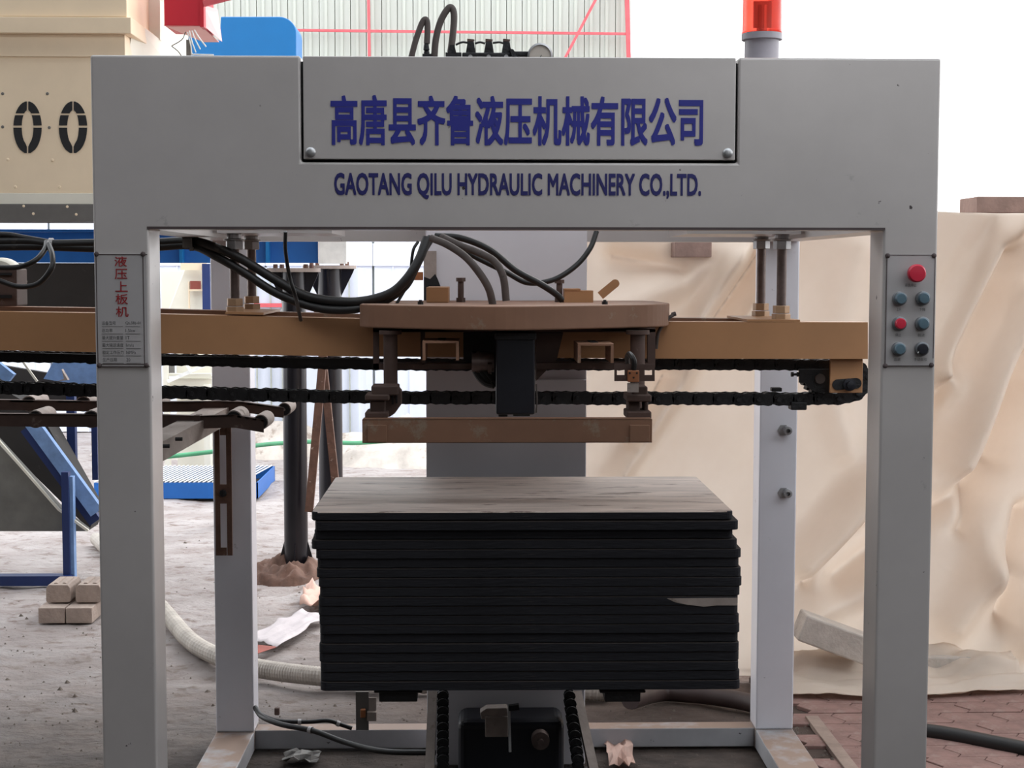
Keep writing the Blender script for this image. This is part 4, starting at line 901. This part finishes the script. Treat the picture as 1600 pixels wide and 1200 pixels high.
# ================================================================== GROOVED BLOCKS
def gblock(x0, x1, ytop, ybot, Y, dep, label, groove=True):
    p0, p1 = A(x0, ybot, Y), A(x1, ybot, Y); zt_, zb_ = A(x0, ytop, Y).z, A(x0, ybot, Y).z
    q = MB()
    if groove:
        g = .018; w_ = p1.x-p0.x
        q.prism([(p0.x+.006, Y, zb_), (p1.x-.006, Y, zb_), (p1.x, Y, zb_+.01), (p1.x, Y, zt_-g), (p1.x-.012, Y, zt_), (p0.x+.012, Y, zt_), (p0.x, Y, zt_-g), (p0.x, Y, zb_+.01)], (0, dep, 0))
        for k in (.25, .6):
            q.prism([(p0.x+w_*k, Y+.03, zt_), (p0.x+w_*(k+.2), Y+.03, zt_), (p0.x+w_*(k+.15), Y+.03, zt_+.006), (p0.x+w_*(k+.05), Y+.03, zt_+.006)], (0, dep-.06, 0))
    else: q.box(p0.x, p1.x, Y, Y+dep, zb_, zt_)
    return setp(q.build('concrete_block', brickm, bevel=.003), label, 'block', 'concrete blocks piled left of the nameplate post')
Yk = AZ(100, 974).y
zk = A(100, 950, Yk).z
gblock(60, 101, 950, 974, Yk, .26, 'lower left pale concrete block of the little pile', False)
gblock(103, 144, 950, 974, Yk, .26, 'lower right pale concrete block of the little pile', False)
gblock(72, 110, 914, 941.5, Yk+.09, .22, 'upper left grooved concrete block on the little pile')
gblock(118, 158, 914, 941.5, Yk+.09, .22, 'upper right grooved concrete block on the pile, half behind the post')

# ================================================================== GROUND HOSES AND SHEETS
hp = [AZ(150, 850), AZ(205, 905), AZ(262, 972), AZ(300, 1015), AZ(350, 1042), AZ(400, 1056), AZ(450, 1064), AZ(505, 1070), AZ(600, 1078), AZ(760, 1086), AZ(925, 1092), AZ(950, 1093)]
pp = spline([p+Vector((0, 0, .035)) for p in hp], 26)
q = MB(); q.tube(pp, .040, 16, .035); setp(q.build('corrugated_hose', hose_c, None, loc=pp[0]), 'thick grey corrugated hose curving along the ground behind the boards', 'hose')
hose('suction_hose', [A(985, 1094, 1.95), AZ(1030, 1096)+Vector((0, 0, .035)), AZ(1080, 1098)+Vector((0, 0, .035)), AZ(1130, 1104)+Vector((0, 0, .035)), AZ(1172, 1112)+Vector((0, 0, .035)), AZ(1230, 1130)+Vector((0, 0, .035))], .036, hose_b, 'dark brown hose continuing from the corrugated hose to the right rear post')
hose('floor_hose', [AZ(1405, 1152)+Vector((0, 0, .03)), AZ(1450, 1156)+Vector((0, 0, .03)), AZ(1500, 1164)+Vector((0, 0, .03)), AZ(1560, 1176)+Vector((0, 0, .03)), AZ(1640, 1192)+Vector((0, 0, .03))], .030, rubber, 'thick black hose lying across the red pavers at lower right')
def sheet(name, pix, m, label, z=.03, seed=1):
    P = [AZ(x_, y_) for x_, y_ in pix]; rnd = random.Random(seed)
    a, b, c_, d_ = P; n = 12; q = MB(); vs = []
    for j in range(n+1):
        for i in range(n+1):
            u, v = i/n, j/n; p = a.lerp(b, u).lerp(d_.lerp(c_, u), v); vs.append((p.x, p.y, max(.012, z*(.5+noise.fractal(Vector((u*4+seed, v*4, seed)), 1, 2, 3)))+.012))
    q.add(vs, [(j*(n+1)+i, j*(n+1)+i+1, (j+1)*(n+1)+i+1, (j+1)*(n+1)+i) for j in range(n) for i in range(n)])
    o = q.build(name, m, None); md = o.modifiers.new('s', 'SOLIDIFY'); md.thickness = .002
    for p_ in o.data.polygons: p_.use_smooth = True
    return setp(o, label, 'sheet')
sheet('plastic_sheet', [(385, 1003), (468, 964), (520, 966), (432, 1020)], paperm, 'white crumpled plastic sheet on the ground between left rear post and boards', .03, 3)
sheet('plastic_sheet', [(468, 958), (478, 925), (540, 925), (540, 966)], paper_p, 'small pinkish sheet on the ground just left of the board stack', .06, 6)
sheet('red_sheet', [(385, 1024), (400, 1016), (434, 1019), (402, 1030)], redcloth, 'dull red strip under the white plastic sheet', .01, 8)

# ================================================================== TARPAULIN HEAP (right)
YTp = 2.85
x0t, x1t = 1.12, 6.2
def segd(x, z, ax, az, bx, bz):
    dx, dz = bx-ax, bz-az; t = ((x-ax)*dx+(z-az)*dz)/(dx*dx+dz*dz); tc_ = min(1, max(0, t))
    return math.hypot(x-ax-dx*tc_, z-az-dz*tc_), t
folds = []
def fold(px0, py0, px1, py1, w, amp, asym=0):
    a, b = A(px0, py0, YTp), A(px1, py1, YTp); folds.append((a.x, a.z, b.x, b.z, w*mpp(YTp)*1.1, amp*2.3, asym))
# (ridge positive = towards the camera)
fold(1592, 335, 1470, 580, 18, .10); fold(1572, 395, 1420, 700, 22, -.08); fold(1590, 600, 1500, 830, 20, -.06); fold(1470, 600, 1250, 880, 26, .08)
fold(1600, 470, 1500, 720, 24, .08); fold(1510, 760, 1300, 900, 30, -.05); fold(1600, 560, 1560, 720, 20, -.06)
fold(1340, 760, 1240, 860, 22, .05); fold(1350, 800, 1245, 900, 14, -.04); fold(1350, 900, 1240, 950, 24, .06)
fold(1165, 375, 1050, 560, 16, .07); fold(1200, 390, 1110, 520, 12, -.06); fold(1230, 375, 1150, 520, 12, .05)
fold(1080, 560, 960, 745, 16, .07); fold(1040, 590, 985, 690, 12, -.06); fold(1130, 400, 960, 480, 30, .06); fold(960, 400, 1060, 420, 20, -.04)
fold(1530, 880, 1470, 960, 26, .06); fold(1600, 800, 1560, 960, 20, -.07); fold(1580, 900, 1575, 1000, 16, .05); fold(1480, 760, 1540, 900, 26, .04)
fold(1340, 390, 1300, 560, 30, .03); fold(1280, 560, 1320, 700, 24, .03)
def ty(x, z, top):
    d = 0
    for ax, az, bx, bz, w_, am, s_ in folds:
        dd, t = segd(x, z, ax, az, bx, bz)
        if dd < 3*w_: d += am*(math.exp(-(dd/w_)**2) if am > 0 else 1.5*math.exp(-(math.sqrt(dd*dd+(.25*w_)**2)-.25*w_)/(.6*w_)))
    d += .05*noise.fractal(Vector((x*1.1-z*.7, z*.5+x*.2, 4)), 1, 2, 2)+.012*noise.fractal(Vector(((x-z*.7)*6, (z+x*.4)*1.2, 8)), 1, 2, 2)
    k = 1-z/top; return YTp-d-.18*k*k
nxx, nzz = 560, 220; q = MB(); vs = []
for j in range(nzz+1):
    for i in range(nxx+1):
        x = x0t+(x1t-x0t)*i/nxx
        px_top = 331+6*math.sin(x*2.1)+6*noise.noise(Vector((x*3, 0, 0))); top = A(1400, px_top, YTp).z-(.03 if x < 2.2 else 0)-.05*max(0, x-3.9)*0
        v = j/nzz
        if v < .86: z = top*v/.86; y = ty(x, z, top)
        else:
            k = (v-.86)/.14; z = top+.012*math.sin(k*PI)+.015*noise.noise(Vector((x*4, k*3, 1)))-.02*k; y = ty(x, top, top)+k*1.0
        if z < .03: z = .03*(.5+.5*math.sin(x*9))*.3+.004+z
        vs.append((x, y, z))
q.add(vs, [(j*(nxx+1)+i, j*(nxx+1)+i+1, (j+1)*(nxx+1)+i+1, (j+1)*(nxx+1)+i) for j in range(nzz) for i in range(nxx)])
tarp = q.build('tarpaulin', tarpm, None, loc=((x0t+x1t)/2, YTp, 0))
for p_ in tarp.data.polygons: p_.use_smooth = True
setp(tarp, 'huge beige tarpaulin with diagonal folds draped over a stack at the right', 'tarpaulin')
# flap of tarp spreading on the ground
q = MB(); vs = []; n = 30
for j in range(n+1):
    for i in range(n*2+1):
        u, v = i/(2*n), j/n; x = A(1180, 1050, 2.6).x+u*1.1; y = YTp-.22-v*.42*(1-.5*abs(u-.4))
        vs.append((x, y, .02+.16*(1-v)**1.5*(.5+.5*noise.noise(Vector((u*5, v*3, 2))))+.035*noise.fractal(Vector((u*6+v*3, v*5, 5)), 1, 2, 3)*(1-v*.5)+.02))
m_ = 2*n+1; q.add(vs, [(j*m_+i, j*m_+i+1, (j+1)*m_+i+1, (j+1)*m_+i) for j in range(n) for i in range(2*n)])
fl = q.build('tarpaulin_flap', tarpm, None); md = fl.modifiers.new('s', 'SOLIDIFY'); md.thickness = .003
for p_ in fl.data.polygons: p_.use_smooth = True
setp(fl, 'crumpled loose tarpaulin end spread on the ground behind the right front post', 'tarpaulin')
q = MB(); vs = []
for j in range(9):
    for i in range(61):
        u, v = i/60, j/8; x = A(1440, 1060, 2.55).x+u*2.2; y = 2.62-v*.12-.02*math.sin(u*9)
        vs.append((x, y, .012+.03*(1-v)*(.6+.4*math.sin(u*31))+.004))
q.add(vs, [(j*61+i, j*61+i+1, (j+1)*61+i+1, (j+1)*61+i) for j in range(8) for i in range(60)])
o = q.build('tarpaulin_hem', creaml, None); md = o.modifiers.new('s', 'SOLIDIFY'); md.thickness = .004
setp(o, 'pale lower hem of the tarpaulin lying along the edge of the red pavers', 'tarpaulin')
# weights
def wbox(name, pix, Y, d, m, label, cat='block', rot=0, bev=.004):
    x0, y0, x1, y1 = pix; a, b = A(x0, y0, Y), A(x1, y1, Y); c0 = Vector(((a.x+b.x)/2, Y+d/2, (a.z+b.z)/2)); hw, hh = (b.x-a.x)/2, (a.z-b.z)/2
    q = MB(); q.box(-hw, hw, -d/2, d/2, -hh, hh); Rm = Matrix.Rotation(rot, 3, 'Y'); q.v = [Rm @ v + c0 for v in q.v]
    return setp(q.build(name, m, bevel=bev), label, cat)
wbox('timber_block', (1527, 307, 1640, 333), YTp+.05, .25, brickt, 'brown timber block weighing down the tarpaulin top at the right edge')
wbox('timber_block', (1055, 378, 1112, 402), YTp-.16, .2, brickt, 'brown block half covered by tarpaulin, seen just under the portal beam')
wbox('concrete_beam', (1250, 980, 1364, 1022), 2.40, .14, concrete, 'tilted rough concrete beam on the tarpaulin between the two right posts', 'beam', .36, .008)
wbox('concrete_beam', (1400, 1027, 1544, 1052), 2.54, .12, concrete, 'level pale concrete beam on the tarpaulin right of the front post', 'beam', 0, .008)
# planks near right front post
q = MB(); a, b = AZ(1268, 1128), AZ(1345, 1230); q.beam(a+Vector((0, 0, .015)), b+Vector((0, 0, .015)), .05, .02); setp(q.build('wooden_plank', wood, bevel=.002), 'dirty wooden plank lying on the ground inside the right front post', 'plank')

# ================================================================== RED INTERLOCKING PAVERS (part of the floor)
def paver_outline(w, h):
    z = .022; pts = []
    def side(x0, y0, x1, y1, s):
        d = Vector((x1-x0, y1-y0)); L_ = d.length; d.normalize(); nn = Vector((d.y, -d.x))
        for t, o_ in ((0, 0), (.25, z*s), (.5, 0), (.75, -z*s)):
            p = Vector((x0, y0))+d*L_*t+nn*o_; pts.append((p.x, p.y))
    pts.append((0, 0)); side(w, 0, w, h, 1); pts.append((w, h)); side(0, h, 0, 0, 1)
    return pts
PWX, PWY = .21, .14; base_z = .0
px0_ = W+.03; proto = None; cnt = 0
q = MB(); q.box(px0_-.02, 5.2, .1, 2.66, -.02, .004); pj = q.build('paver_bed', joint, floor)
for r_ in range(18):
    for c_ in range(-1, 9):
        x = px0_+c_*PWX+(PWX/2 if r_ % 2 else 0); y = .25+r_*PWY
        pr = AZ(1450, 1200)
        if y > 2.50 or x > 3.8 or x < W+.005: continue
        if proto is None:
            pts = [(a*.985+.0015, b*.975+.0015) for a, b in paver_outline(PWX, PWY)]
            q = MB(); q.prism([(a, b, 0) for a, b in pts], (0, 0, .016)); proto = q.build('paver', paverm, floor, loc=(0, 0, 0), bevel=.002, seg=1); o = proto
        else: o = proto.copy(); COL.objects.link(o)
        o.location = (x, y, .001+random.uniform(-.0015, .002)); o.rotation_euler = (random.uniform(-.006, .006), random.uniform(-.006, .006), 0); cnt += 1

# ================================================================== LOOSE GRIT (nobody could count it)
rg = random.Random(4); q = MB()
for _ in range(700):
    px, py = rg.choice([(rg.uniform(0, 160), rg.uniform(930, 1200)), (rg.uniform(260, 500), rg.uniform(800, 1200)), (rg.uniform(400, 660), rg.uniform(1090, 1200)), (rg.uniform(930, 1180), rg.uniform(1100, 1200)), (rg.uniform(1200, 1350), rg.uniform(1130, 1200))])
    p = AZ(px, py, .004); r = rg.uniform(.002, .007)*(1 if rg.random() < .93 else 2.2)
    z0 = gz(p.x, p.y) if p.x < W else .012
    vs = [(p.x+r*math.cos(t)*rg.uniform(.7, 1.2), p.y+r*math.sin(t)*rg.uniform(.7, 1.2), z0-.001) for t in (0, 1.3, 2.6, 3.9, 5.2)]
    vs.append((p.x, p.y, z0+r*rg.uniform(.6, 1.1)))
    q.add(vs, [(i, (i+1) % 5, 5) for i in range(5)])
o = q.build('grit', mat('grey_brown_grit', (.15, .12, .10), .95, 0, .4, 40), None, loc=(0, 0, 0))
setp(o, 'loose grit and pebbles scattered over the dusty ground', 'grit', kind='stuff')
